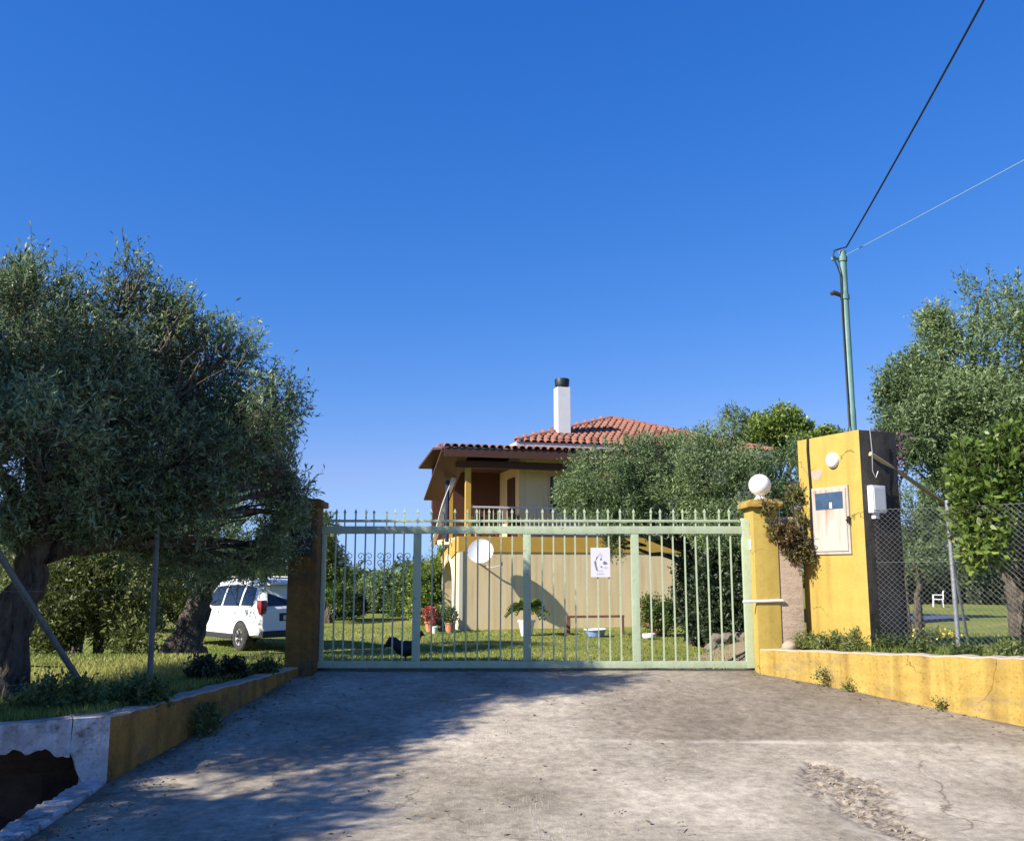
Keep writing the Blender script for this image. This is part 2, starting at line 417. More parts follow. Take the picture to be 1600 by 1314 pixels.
def lawn_material():
    m = bpy.data.materials.new('lawn_turf'); m.use_nodes = True
    N = m.node_tree.nodes; L = m.node_tree.links; b = N['Principled BSDF']
    b.inputs['Roughness'].default_value = 0.95; b.inputs['Specular IOR Level'].default_value = 0.15
    tc = N.new('ShaderNodeTexCoord')
    def noise(s, d=8):
        n = N.new('ShaderNodeTexNoise'); n.inputs['Scale'].default_value = s; n.inputs['Detail'].default_value = d
        L.new(tc.outputs['Object'], n.inputs['Vector']); return n
    def ramp(src, p0, c0, p1, c1):
        r = N.new('ShaderNodeValToRGB'); r.color_ramp.elements[0].position = p0; r.color_ramp.elements[1].position = p1
        r.color_ramp.elements[0].color = (*c0, 1); r.color_ramp.elements[1].color = (*c1, 1); L.new(src, r.inputs[0]); return r
    n1 = noise(0.35); n2 = noise(9); n3 = noise(1.1)
    r1 = ramp(n1.outputs['Fac'], 0.35, (0.162, 0.209, 0.041), 0.68, (0.284, 0.270, 0.074))
    r2 = ramp(n2.outputs['Fac'], 0.3, (0.45, 0.5, 0.45), 0.7, (1.25, 1.25, 1.2))
    mx = N.new('ShaderNodeMix'); mx.data_type = 'RGBA'; mx.blend_type = 'MULTIPLY'; mx.inputs['Factor'].default_value = 1.0
    L.new(r1.outputs[0], mx.inputs[6]); L.new(r2.outputs[0], mx.inputs[7])
    r3 = ramp(n3.outputs['Fac'], 0.60, (0, 0, 0), 0.72, (1, 1, 1))
    mx2 = N.new('ShaderNodeMix'); mx2.data_type = 'RGBA'
    L.new(r3.outputs[0], mx2.inputs['Factor']); L.new(mx.outputs[2], mx2.inputs[6]); mx2.inputs[7].default_value = (0.22, 0.165, 0.085, 1)
    aw = N.new('ShaderNodeAttribute'); aw.attribute_name = 'worn'
    mx3 = N.new('ShaderNodeMix'); mx3.data_type = 'RGBA'; L.new(aw.outputs['Fac'], mx3.inputs['Factor']); L.new(mx2.outputs[2], mx3.inputs[6]); mx3.inputs[7].default_value = (0.27, 0.205, 0.125, 1)
    L.new(mx3.outputs[2], b.inputs['Base Color'])
    bp = N.new('ShaderNodeBump'); bp.inputs['Strength'].default_value = 0.9; bp.inputs['Distance'].default_value = 0.05
    n4 = noise(35); L.new(n4.outputs['Fac'], bp.inputs['Height']); L.new(bp.outputs[0], b.inputs['Normal'])
    return m


def concrete_material():
    m = bpy.data.materials.new('drive_concrete'); m.use_nodes = True
    N = m.node_tree.nodes; L = m.node_tree.links; b = N['Principled BSDF']
    b.inputs['Roughness'].default_value = 0.9; b.inputs['Specular IOR Level'].default_value = 0.25
    tc = N.new('ShaderNodeTexCoord')
    def noise(s, d=9, ro=0.65, st=None, rot=0):
        n = N.new('ShaderNodeTexNoise'); n.inputs['Scale'].default_value = s; n.inputs['Detail'].default_value = d; n.inputs['Roughness'].default_value = ro
        if st:
            mp = N.new('ShaderNodeMapping'); mp.inputs['Scale'].default_value = st; mp.inputs['Rotation'].default_value = (0, 0, rot)
            L.new(tc.outputs['Object'], mp.inputs[0]); L.new(mp.outputs[0], n.inputs['Vector'])
        else:
            L.new(tc.outputs['Object'], n.inputs['Vector'])
        return n.outputs['Fac']
    def ramp(src, p0, c0, p1, c1):
        r = N.new('ShaderNodeValToRGB'); r.color_ramp.elements[0].position = p0; r.color_ramp.elements[1].position = p1
        r.color_ramp.elements[0].color = (*c0, 1); r.color_ramp.elements[1].color = (*c1, 1); L.new(src, r.inputs[0]); return r.outputs[0]
    def mix(f, a, c, mode='MIX'):
        x = N.new('ShaderNodeMix'); x.data_type = 'RGBA'; x.blend_type = mode
        if isinstance(f, float): x.inputs['Factor'].default_value = f
        else: L.new(f, x.inputs['Factor'])
        L.new(a, x.inputs[6])
        if isinstance(c, tuple): x.inputs[7].default_value = (*c, 1)
        else: L.new(c, x.inputs[7])
        return x.outputs[2]
    base = ramp(noise(0.8), 0.30, (0.220, 0.188, 0.143), 0.63, (0.465, 0.415, 0.338))
    fine = ramp(noise(11, 10, 0.75), 0.32, (0.55, 0.54, 0.53), 0.68, (1.28, 1.26, 1.22))
    col = mix(1.0, base, fine, 'MULTIPLY')
    # trowel and broom streaks: two directions, each only in patches
    sa = ramp(noise(1.0, 4, 0.6, (3, 60, 1), 0.1), 0.56, (0, 0, 0), 0.66, (1, 1, 1))
    pa = ramp(noise(0.7), 0.46, (0, 0, 0), 0.60, (1, 1, 1))
    sb = ramp(noise(1.0, 4, 0.6, (46, 4, 1), 0.5), 0.55, (0, 0, 0), 0.66, (1, 1, 1))
    pb = ramp(noise(0.55, 6), 0.50, (0, 0, 0), 0.62, (1, 1, 1))
    ma = mix(1.0, sa, pa, 'MULTIPLY'); mb = mix(1.0, sb, pb, 'MULTIPLY')
    ma = mix(0.55, ma, (0.0, 0.0, 0.0)); mb = mix(0.55, mb, (0.0, 0.0, 0.0))
    col = mix(ma, col, (0.446, 0.418, 0.367)); col = mix(mb, col, (0.432, 0.410, 0.367))
    nd = N.new('ShaderNodeTexNoise'); nd.inputs['Scale'].default_value = 1.6; nd.inputs['Detail'].default_value = 7; L.new(tc.outputs['Object'], nd.inputs['Vector'])
    va = N.new('ShaderNodeVectorMath'); va.operation = 'MULTIPLY_ADD'; va.inputs[1].default_value = (0.9, 0.9, 0.0); L.new(nd.outputs['Color'], va.inputs[0]); L.new(tc.outputs['Object'], va.inputs[2])
    vo = N.new('ShaderNodeTexVoronoi'); vo.feature = 'DISTANCE_TO_EDGE'; vo.inputs['Scale'].default_value = 0.55; L.new(va.outputs[0], vo.inputs['Vector'])
    ck = ramp(vo.outputs['Distance'], 0.0, (0.42, 0.38, 0.33), 0.007, (1, 1, 1))
    cp_ = ramp(noise(0.6, 3), 0.50, (0, 0, 0), 0.58, (1, 1, 1))
    col = mix(cp_, col, mix(1.0, col, ck, 'MULTIPLY'))
    # dark specks and pale aggregate
    col = mix(1.0, col, ramp(noise(90, 3, 0.6), 0.30, (0.60, 0.58, 0.55), 0.42, (1, 1, 1)), 'MULTIPLY')
    col = mix(ramp(noise(70, 2, 0.5), 0.66, (0, 0, 0), 0.72, (0.6, 0.6, 0.6)), col, (0.52, 0.48, 0.42))
    # older greyer pour up by the gate (attribute), dirt in the broken trench (attribute)
    a1 = N.new('ShaderNodeAttribute'); a1.attribute_name = 'oldpour'
    col = mix(a1.outputs['Fac'], col, mix(1.0, ramp(noise(3.0), 0.3, (0.173, 0.144, 0.108), 0.7, (0.245, 0.209, 0.162)), fine, 'MULTIPLY'))
    a2 = N.new('ShaderNodeAttribute'); a2.attribute_name = 'broken'
    dirt = ramp(noise(22, 6, 0.7), 0.36, (0.085, 0.060, 0.034), 0.66, (0.40, 0.35, 0.285))
    col = mix(a2.outputs['Fac'], col, dirt)
    a3 = N.new('ShaderNodeAttribute'); a3.attribute_name = 'chalk'
    col = mix(a3.outputs['Fac'], col, (0.475, 0.432, 0.374))
    a4 = N.new('ShaderNodeAttribute'); a4.attribute_name = 'edge_dirt'
    col = mix(a4.outputs['Fac'], col, ramp(noise(30), 0.3, (0.07, 0.055, 0.035), 0.7, (0.15, 0.12, 0.085)))
    L.new(col, b.inputs['Base Color'])
    add = N.new('ShaderNodeMath'); add.operation = 'ADD'
    L.new(noise(28, 8, 0.7), add.inputs[0]); L.new(ma, add.inputs[1])
    add2 = N.new('ShaderNodeMath'); add2.operation = 'ADD'; L.new(add.outputs[0], add2.inputs[0]); L.new(mb, add2.inputs[1])
    bp = N.new('ShaderNodeBump'); bp.inputs['Strength'].default_value = 0.55; bp.inputs['Distance'].default_value = 0.012
    L.new(add2.outputs[0], bp.inputs['Height']); L.new(bp.outputs[0], b.inputs['Normal'])
    return m


M['lawn'] = lawn_material()
M['concrete'] = concrete_material()
M['asphalt'] = mat('road_asphalt', (0.05, 0.048, 0.045), (0.08, 0.075, 0.07), 6, 0.95, 0.5, 60)


# ------------------------------------------------------------------ terrain
def H(x, y):
    """garden height"""
    x = np.asarray(x, float); y = np.asarray(y, float)
    near = 0.05 * sstep(-2.0, -2.5, x) + 0.30 * sstep(2.75, 3.3, x)
    s = sstep(11.6, 21.0, y)
    far = -0.8 + 0.05 * np.sin(x * 0.21 + 1) * np.cos(y * 0.17)
    return near * (1 - s) + far * s


def ramp_z(y):
    return -0.45 + 0.45 * sstep(5.9, 12.1, y) * 1.06 - 0.0


LWALL = [(-2.40, 11.05), (-3.00, 7.2)]                 # drive side of the left wall
HEADW = (-0.877, -0.48)                                 # headwall direction
RWALL = [(2.84, 10.93), (4.62, 8.70), (8.6, 3.7)]       # drive side of the right wall


def grid_object(name, P, mat_, attrs=None, smooth=True):
    """P: (rows, cols, 3) array"""
    r, c = P.shape[:2]
    idx = np.arange(r * c).reshape(r, c)
    q = np.stack([idx[:-1, :-1], idx[:-1, 1:], idx[1:, 1:], idx[1:, :-1]], -1).reshape(-1, 4)
    me = bpy.data.meshes.new(name)
    me.vertices.add(r * c); me.vertices.foreach_set('co', P.reshape(-1))
    me.loops.add(q.size); me.loops.foreach_set('vertex_index', q.reshape(-1))
    me.polygons.add(len(q)); me.polygons.foreach_set('loop_start', np.arange(0, q.size, 4))
    me.update(calc_edges=True)
    if smooth: me.polygons.foreach_set('use_smooth', np.ones(len(q), bool))
    for k, a in (attrs or {}).items():
        at_ = me.attributes.new(k, 'FLOAT', 'POINT'); at_.data.foreach_set('value', a.reshape(-1).astype(np.float32))
    me.materials.append(mat_)
    me.validate()
    o = bpy.data.objects.new(name, me); COL.objects.link(o)
    return o


def vnoise(x, y, seed, scale):
    """cheap smooth 2D noise"""
    r = np.random.default_rng(seed)
    out = np.zeros_like(x, float)
    for k in range(10):
        a = r.uniform(0, 2 * np.pi); f = scale * r.uniform(0.5, 2.2); p = r.uniform(0, 6.28)
        out += np.sin((x * np.cos(a) + y * np.sin(a)) * f + p)
    return out / 4.0


# garden behind the gate line, plus the two side gardens in front of it
ys = np.concatenate([np.linspace(11.2, 30, 95), np.linspace(31, 120, 60)])
xs = np.concatenate([np.linspace(-110, -15, 30), np.linspace(-14, 14, 141), np.linspace(15, 110, 30)])
X, Y = np.meshgrid(xs, ys)
Z = H(X, Y) + 0.012 * vnoise(X, Y, 3, 1.5)
worn_ = np.clip(sstep(-0.9, 0.6, X) * sstep(4.2, 3.0, X) * sstep(19.5, 15.5, Y) * (0.75 + 0.5 * vnoise(X, Y, 41, 1.1)), 0, 1)
grass_main = grid_object('lawn', np.stack([X, Y, Z], -1), M['lawn'], {'worn': worn_})
tag(grass_main, 'mown green lawn stretching behind the gate to the house', 'lawn', kind='structure')

t = np.linspace(0, 1, 60)[:, None]; s = np.linspace(0, 1, 50)[None, :] ** 2
def side_garden(name, poly, xe, label, dx):
    pts = np.array(poly)
    seg = np.concatenate([[0], np.cumsum(np.hypot(*np.diff(pts, axis=0).T))]); seg /= seg[-1]
    px = np.interp(t[:, 0], seg, pts[:, 0])[:, None] + dx; py = np.interp(t[:, 0], seg, pts[:, 1])[:, None]
    Xg = px + (xe - px) * s; Yg = np.repeat(py, 50, 1)
    Zg = H(Xg, Yg) + 0.015 * vnoise(Xg, Yg, 5, 1.8) * (s > 0)
    return tag(grid_object(name, np.stack([Xg, Yg, Zg], -1), M['lawn']), label, 'lawn', kind='structure')
side_garden('garden_bank_left', [(-2.4, 11.2), (-3.0, 7.27), (-3.0 + HEADW[0] * 14, 7.27 + HEADW[1] * 14)], -110, 'shaded garden bank behind the ochre wall under the olive tree', -0.08)
side_garden('garden_bank_right', [(2.84, 11.2), (4.62, 8.75), (8.6, 3.75)], 110, 'raised weedy garden bank behind the yellow wall', 0.08)

# ground to the horizon and the road
g = MB(); g.add([(-2500, -2500, -1.4), (2500, -2500, -1.4), (2500, 2500, -1.4), (-2500, 2500, -1.4)], [(0, 1, 2, 3)])
tag(g.build('ground', M['lawn']), 'flat land reaching to the horizon beyond the trees', 'ground', kind='structure')
g = MB(); g.add([(-60, -12, -0.462), (60, -12, -0.462), (60, 1.5, -0.462), (-60, 1.5, -0.462)], [(0, 1, 2, 3)])
tag(g.build('road', M['asphalt']), 'asphalt road in front of the concrete drive', 'road', kind='structure')

# concrete drive
yy = np.concatenate([np.linspace(1.4, 5.4, 20), np.linspace(5.43, 11.28, 200)])
def left_edge(y): return np.interp(y, [1.0, 5.9, 7.2, 11.05, 11.4], [-2.9, -2.96, -3.0, -2.40, -2.36])
def right_edge(y): return np.interp(y, [1.0, 3.7, 8.70, 10.93, 11.4], [9.6, 8.6, 4.62, 2.84, 2.84])
uu = np.linspace(0, 1, 300)[None, :]
Yd = np.repeat(yy[:, None], 300, 1)
Xd = left_edge(yy)[:, None] * (1 - uu) + right_edge(yy)[:, None] * uu
Zd = ramp_z(Yd) + 0.006 * vnoise(Xd, Yd, 11, 2.0) + 0.0035 * vnoise(Xd, Yd, 12, 7.0) + 0.0015 * vnoise(Xd, Yd, 13, 25.0)
# construction joint across the right half, slightly wandering
jy = 8.28 + 0.05 * vnoise(Xd, Xd * 0, 14, 1.6) - 0.05 * (Xd - 2)
jm = sstep(0.2, 1.6, Xd)
above = sstep(0.0, 0.05, Yd - jy) * jm
Zd += 0.012 * above
old = above * np.clip(0.75 + 0.35 * vnoise(Xd, Yd, 15, 1.2), 0, 1)
chalk = np.exp(-((Yd - jy) / 0.022) ** 2) * jm * np.clip(0.3 + 0.8 * vnoise(Xd, Yd, 16, 6.0), 0, 1)
# broken trench
ty = np.array([5.2, 5.9, 6.3, 6.7, 7.0, 7.3, 7.6, 7.8]); tx = np.array([2.62, 2.50, 2.42, 2.40, 2.46, 2.50, 2.42, 2.36]); tw = np.array([0.13, 0.14, 0.17, 0.24, 0.36, 0.34, 0.20, 0.0])
cx = np.interp(Yd, ty, tx); cw = np.interp(Yd, ty, tw, left=0.1, right=0) * (1 + 0.45 * vnoise(Xd, Yd, 17, 9.0) + 0.25 * vnoise(Xd, Yd, 20, 30.0))
br = sstep(1.05, 0.55, np.abs(Xd - cx) / np.maximum(cw, 1e-3)) * (Yd < 7.85)
Zd -= br * (0.020 + 0.014 * vnoise(Xd, Yd, 18, 22.0))
chalk = np.maximum(chalk, 0.45 * np.clip(.5 + .6 * vnoise(Xd, Yd, 19, 8.0), 0, 1) * sstep(1.5, 1.0, np.abs(Xd - cx) / np.maximum(cw, 1e-3)) * (1 - br) * (Yd < 7.85) * (cw > 0.02))
dl_ = Xd - left_edge(yy)[:, None]; dr_ = right_edge(yy)[:, None] - Xd; dg_ = 11.2 - Yd
edge_ = np.clip(np.maximum.reduce([sstep(.22, .0, dl_), sstep(.20, .0, dr_), 0.8 * sstep(.16, 0, dg_)]) * (0.55 + 0.6 * vnoise(Xd, Yd, 51, 5.0)), 0, .85)
drive = grid_object('driveway', np.stack([Xd, Yd, Zd], -1), M['concrete'], {'oldpour': old, 'broken': br, 'chalk': chalk, 'edge_dirt': edge_})
tag(drive, 'worn grey concrete drive ramping up to the gate', 'driveway', kind='structure')

# loose stones in the trench
mb = MB()
for i in range(230):
    y = random.uniform(5.4, 7.75); w = float(np.interp(y, ty, tw)); x = float(np.interp(y, ty, tx)) + random.gauss(0, 0.55) * w
    r = random.uniform(0.004, 0.015); z = float(ramp_z(y)) - 0.018 + r * 0.2
    c = [Vector((random.uniform(-1, 1), random.uniform(-1, 1), random.uniform(-0.6, 0.7))).normalized() * r * random.uniform(0.7, 1.2) for _ in range(8)]
    bm = bmesh.new()
    for p in c: bm.verts.new(p + Vector((x, y, z)))
    bmesh.ops.convex_hull(bm, input=bm.verts)
    loose = [v for v in bm.verts if not v.link_faces]
    bmesh.ops.delete(bm, geom=loose, context='VERTS')
    mb.bm(bm)
tag(mb.build('rubble', M['rubble']), 'loose gravel and broken concrete in the trench of the drive', 'rubble', kind='stuff')

# scattered grit on the drive
mb = MB()
for i in range(260):
    y = random.uniform(5.6, 10.8); x = random.uniform(float(left_edge(y)) + 0.1, float(right_edge(y)) - 0.1)
    r = random.uniform(0.003, 0.009); z = float(ramp_z(y)) + 0.004
    mb.add([(x - r, y - r, z), (x + r, y - r * .6, z), (x + r * .4, y + r, z), (x, y, z + r)], [(0, 1, 3), (1, 2, 3), (2, 0, 3)])
tag(mb.build('grit', M['rubble']), 'fine grit scattered over the concrete drive', 'grit', kind='stuff')


# ------------------------------------------------------------------ walls, headwall, pillars
def wall_strip(name, p0, p1, nrm, thick, zt0, zt1, zb, mats, n=40, parent=None, wob=0.012, capw=0.0):
    """upright wall from p0 to p1 with wobbling top; slot 0 sides, slot 1 top"""
    mb = MB(); vs = []; r = random.Random(hash(name) % 1000)
    for i in range(n + 1):
        f = i / n
        x = p0[0] + (p1[0] - p0[0]) * f; y = p0[1] + (p1[1] - p0[1]) * f
        zt = zt0 + (zt1 - zt0) * f + r.uniform(-wob, wob)
        b = zb(y) if callable(zb) else zb
        o1 = r.uniform(-wob, wob) * 0.5
        for (off, z) in ((o1, b), (o1, zt - 0.012), (0.02, zt), (thick - 0.02, zt + r.uniform(-wob, wob)), (thick, zt - 0.012), (thick, b)):
            vs.append((x + nrm[0] * off, y + nrm[1] * off, z))
    fs = []; ms = []
    for i in range(n):
        a = i * 6; b = a + 6
        for k in range(5):
            fs.append((a + k, b + k, b + k + 1, a + k + 1)); ms.append(1 if k in (1, 2) else 0)
    fs.append(tuple(range(6))[::-1]); ms.append(0); fs.append(tuple(n * 6 + k for k in range(6))); ms.append(0)
    mb.v = vs; mb.f = fs; mb.m = ms
    return mb.build(name, mats, parent)


lw = empty('garden_wall', (0, 0, 0), 0, 'low ochre rendered wall edging the drive below the olive tree', 'wall')
dL = Vector((LWALL[1][0] - LWALL[0][0], LWALL[1][1] - LWALL[0][1])).normalized(); nL = (dL.y, -dL.x)
nL = nL if nL[0] < 0 else (-nL[0], -nL[1])
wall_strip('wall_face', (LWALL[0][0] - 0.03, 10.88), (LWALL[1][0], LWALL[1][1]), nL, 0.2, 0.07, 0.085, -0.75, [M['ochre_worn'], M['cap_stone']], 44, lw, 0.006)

rw = empty('garden_wall', (0, 0, 0), 0, 'low bright yellow wall edging the drive below the meter pillar', 'wall')
def seg_wall(a, b, za, zb_, n):
    d = Vector((b[0] - a[0], b[1] - a[1])).normalized(); nn = (-d.y, d.x)
    nn = nn if nn[0] > 0 else (-nn[0], -nn[1])
    return wall_strip('wall_face', a, b, nn, 0.2, za, zb_, -0.6, [M['yellow_worn'], M['cap_stone']], n, rw, 0.007)
seg_wall(RWALL[0], RWALL[1], 0.268, 0.37, 34)
seg_wall((RWALL[1][0] + .001, RWALL[1][1] - .001), RWALL[2], 0.37, 0.42, 40)

# white headwall with the broken opening and the kerb of the drive
hw = empty('culvert_headwall', (-3.0, 7.2, -0.45), 0, 'whitewashed concrete headwall with a broken dark opening beside the drive', 'headwall')
d = Vector(HEADW); nin = Vector((HEADW[1], -HEADW[0]))
if nin.y < 0: nin = -nin
def hp(s_, off, z):   # s along headwall, off inward, relative to the thing's base
    p = d * s_ + nin * off
    return (p.x, p.y, z + 0.45)
mb = MB(); n = 420; rr = random.Random(4)
low = []
z = -0.19
for i in range(n + 1):
    s_ = 0.26 + (9.0 - 0.26) * i / n
    z += rr.uniform(-0.024, 0.024); z += (-0.10 - 0.05 * min(1, s_ * 1.2) - 0.02 * math.sin(s_ * 9) - z) * 0.25
    low.append((s_, z))
for i in range(n):
    s0, z0 = low[i]; s1, z1 = low[i + 1]
    t0 = 0.082 + 0.006 * math.sin(s0 * 7); t1 = 0.082 + 0.006 * math.sin(s1 * 7)
    vs = [hp(s0, 0, z0), hp(s1, 0, z1), hp(s1, 0, t1), hp(s0, 0, t0), hp(s0, 0.16, z0), hp(s1, 0.16, z1), hp(s1, 0.16, t1), hp(s0, 0.16, t0)]
    mb.add(vs, [(0, 1, 2, 3), (3, 2, 6, 7), (0, 4, 5, 1), (4, 7, 6, 5)])
mb.build('lintel', M['whitewash'], hw)
mb = MB()
pr = [(0.0, -0.75), (0.0, 0.085), (0.25, 0.085), (0.262, -0.15), (0.225, -0.22), (0.205, -0.30), (0.17, -0.36), (0.165, -0.75)]
vs = [hp(a, -0.004, b) for a, b in pr] + [hp(a, 0.26, b) for a, b in pr]; k = len(pr)
mb.add(vs, [tuple(range(k)), tuple(range(k, 2 * k))[::-1]] + [(i, (i + 1) % k, k + (i + 1) % k, k + i) for i in range(k)])
mb.build('pier', M['whitewash'], hw)
mb = MB()
vs = []; fs = []
for i in range(31):
    for j in range(9):
        s_ = 0.1 + 9 * i / 30; zz = -1.1 + 1.15 * j / 8
        vs.append(hp(s_, 0.30 + 0.35 * max(0.0, math.sin((zz + 1.1) / 1.0 * 3.14)) + rr.uniform(-0.07, 0.07), zz))
for i in range(30):
    for j in range(8):
        a = i * 9 + j; fs.append((a, a + 9, a + 10, a + 1))
mb.add(vs, fs)
mb.build('earth_face', M['soil'], hw)
# ditch bed in front of the headwall
mb = MB(); vs = []; fs = []
for i in range(26):
    for j in range(12):
        s_ = -0.05 + 10 * i / 25; o_ = 0.34 - 2.4 * j / 11
        p = hp(s_, o_, -1.0 + 0.1 * math.sin(j * 0.7) + rr.uniform(-0.03, 0.03) + 0.3 * (j / 11) ** 3)
        vs.append((p[0] - 3.0, p[1] + 7.2, p[2] - 0.45))
for i in range(25):
    for j in range(11):
        a = i * 12 + j; fs.append((a, a + 12, a + 13, a + 1))
mb.add(vs, fs)
tag(mb.build('ditch', M['soil'], None, 'all'), 'dark earth ditch beside the white kerb of the drive', 'ditch', kind='structure')
mb = MB()
for i in range(90):
    p = hp(rr.uniform(0.2, 4.0), rr.uniform(-0.9, 0.28), 0); rs_ = rr.uniform(0.025, 0.085)
    bm = bmesh.new()
    for _ in range(10):
        q = Vector((rr.uniform(-1, 1), rr.uniform(-1, 1), rr.uniform(-.7, .7))).normalized() * rs_ * rr.uniform(.7, 1.2)
        bm.verts.new(q + Vector((p[0] - 3.0, p[1] + 7.2, -0.93 + rr.uniform(0, .06))))
    bmesh.ops.convex_hull(bm, input=bm.verts); bmesh.ops.delete(bm, geom=[v for v in bm.verts if not v.link_faces], context='VERTS')
    mb.bm(bm)
tag(mb.build('ditch_rubble', M['stone']), 'loose stones lying in the dark ditch below the headwall', 'rubble', kind='stuff')
mb = MB(); n = 150
vs = []
for i in range(n + 1):
    y = 7.16 - 5.6 * i / n; x = float(left_edge(y)); zt = float(ramp_z(y)) + 0.03 + rr.uniform(-0.006, 0.006)
    if i == 0: x += 0.0
    w = 0.17 + 0.05 * min(1, i / 6) + rr.uniform(-0.02, 0.02)
    x += 0.006 * math.sin(i * .21) + rr.uniform(-.004, .004) - .006
    vs += [(x - 0.002, y, -1.15), (x - 0.002, y, zt - 0.02), (x - 0.02, y, zt), (x - w + 0.02, y, zt + rr.uniform(-.006, .006)), (x - w, y, zt - 0.03), (x - w, y, -1.15)]
fs = []
for i in range(n):
    a = i * 6
    for k in range(5): fs.append((a + k, a + k + 1, a + 7 + k, a + 6 + k))
fs.append((0, 1, 2, 3, 4, 5))
mb.add(vs, fs)
tag(mb.build('kerb', M['whitewash']), 'flaking white kerb along the edge of the drive beside the ditch', 'kerb', kind='structure')

# gate pillars
lp = empty('gate_pillar', (-2.435, 11.06, 0), 0, 'shaded ochre gate pillar with a dark box, beside the parked car', 'pillar')
mb = MB(); mb.box((-0.165, -0.165, -0.15), (0.165, 0.165, 1.90), 0.012); mb.build('shaft', M['pillar_grime_shade'], lp, True)
mb = MB(); mb.box((-0.215, -0.215, 1.895), (0.215, 0.215, 1.965), 0.012); mb.box((-0.17, -0.17, 1.963), (0.17, 0.17, 1.99), 0.008); mb.build('cap', M['pillar_grime_shade'], lp, True)
mb = MB(); mb.box((-0.13, -0.225, 1.33), (0.13, -0.166, 1.68), 0.012); mb.box((-0.10, -0.232, 1.54), (0.10, -0.226, 1.565)); mb.build('letter_box', M['plastic_dark'], lp, True)

rp = empty('gate_pillar', (2.975, 11.18, 0), 0, 'sunlit yellow gate pillar topped by a white globe lamp', 'pillar')
mb = MB(); mb.box((-0.14, -0.225, -0.1), (0.14, 0.225, 1.90), 0.012); mb.build('shaft', M['yellow'], rp, True)
mb = MB(); mb.box((-0.20, -0.285, 1.895), (0.20, 0.285, 1.955), 0.012); mb.box((-0.165, -0.25, 1.953), (0.165, 0.25, 1.985), 0.01); mb.build('cap', M['yellow_worn'], rp, True)
mb = MB(); mb.box((-0.152, -0.09, 1.40), (-0.141, 0.0, 1.52), 0.003); mb.build('junction_box', M['white'], rp)
mb = MB(); mb.tube([(-0.30, -0.235, 0.80), (0.16, -0.245, 0.815)], 0.016, 8); mb.build('latch_bar', M['white'], rp, True)
gl = empty('globe_lamp', (2.975, 11.12, 1.985), 0, 'white round globe lamp on the yellow gate pillar', 'lamp')
mb = MB(); mb.lathe([(0.07, 0), (0.075, 0.02), (0.055, 0.035), (0.05, 0.06)], 20); mb.build('base', M['white'], gl, True)
mb = MB(); R_ = 0.132
mb.lathe([(max(0.001, R_ * math.sin(a)), 0.05 + R_ - R_ * math.cos(a)) for a in np.linspace(0.35, math.pi - 0.01, 18)], 28); mb.build('globe', M['globe'], gl, 'all')

mb = MB(); mb.box((3.117, 10.965, 0.1), (3.385, 11.25, 1.78), 0.02)
tag(mb.build('rendered_post', M['raw_render'], None, True), 'bare pinkish rendered post between yellow pillar and meter pillar', 'post')

# ------------------------------------------------------------------ sliding gate
GY = 11.17
gate = empty('sliding_gate', (0, GY, 0), 0, 'pale green steel sliding gate with spiked top closing the drive', 'gate')
def gbox(name, x0, x1, z0, z1, hd, parent=gate, m='gate_green'):
    mb = MB(); mb.box((x0, -hd, z0), (x1, hd, z1), 0.004); return mb.build(name, M[m], parent, True)
gbox('bottom_rail', -2.27, 2.74, 0.035, 0.112, 0.028)
gbox('top_rail', -2.27, 2.74, 1.590, 1.680, 0.030)
gbox('upper_rail', -2.27, 2.74, 1.728, 1.758, 0.018)
stiles = [-1.128, 0.178, 1.462]
for x in stiles:
    gbox('stile', x - 0.046, x + 0.046, 0.113, 1.589, 0.026)
gbox('end_stile', 2.741, 2.835, 0.035, 1.775, 0.032)
gbox('end_stile', -2.262, -2.215, 0.113, 1.589, 0.026)
bm_bar = MB(); bm_bar.box((-0.0085, -0.0085, 0.113), (0.0085, 0.0085, 1.589)); ME_BAR = bm_bar.data('bar', M['gate_green'])
sp = MB(); sp.box((-0.009, -0.009, 1.759), (0.009, 0.009, 1.835))
sp.add([(-0.018, -0.009, 1.843), (0.018, -0.009, 1.843), (0.018, 0.009, 1.843), (-0.018, 0.009, 1.843), (0, 0, 1.892), (0, 0, 1.822)], [(0, 1, 4), (1, 2, 4), (2, 3, 4), (3, 0, 4), (1, 0, 5), (2, 1, 5), (3, 2, 5), (0, 3, 5)])
sp.box((-0.007, -0.007, 1.681), (0.007, 0.007, 1.727))
ME_SP = sp.data('spike', M['gate_green'])
edges = [-2.215] + stiles + [2.741]
bars = []
for i in range(4):
    a = edges[i] + (0.046 if i else 0); b = edges[i + 1] - (0.046 if i < 3 else 0)
    nb = 8
    for k in range(nb):
        bars.append(a + (b - a) * (k + 1) / (nb + 1))
for x in bars:
    share('bar', ME_BAR, gate, (x, 0, 0), (random.uniform(-.002, .002), random.uniform(-.0045, .0045), 0))
for x in bars + stiles:
    share('spike', ME_SP, gate, (x, 0, 0), (0, random.uniform(-.012, .012), 0))
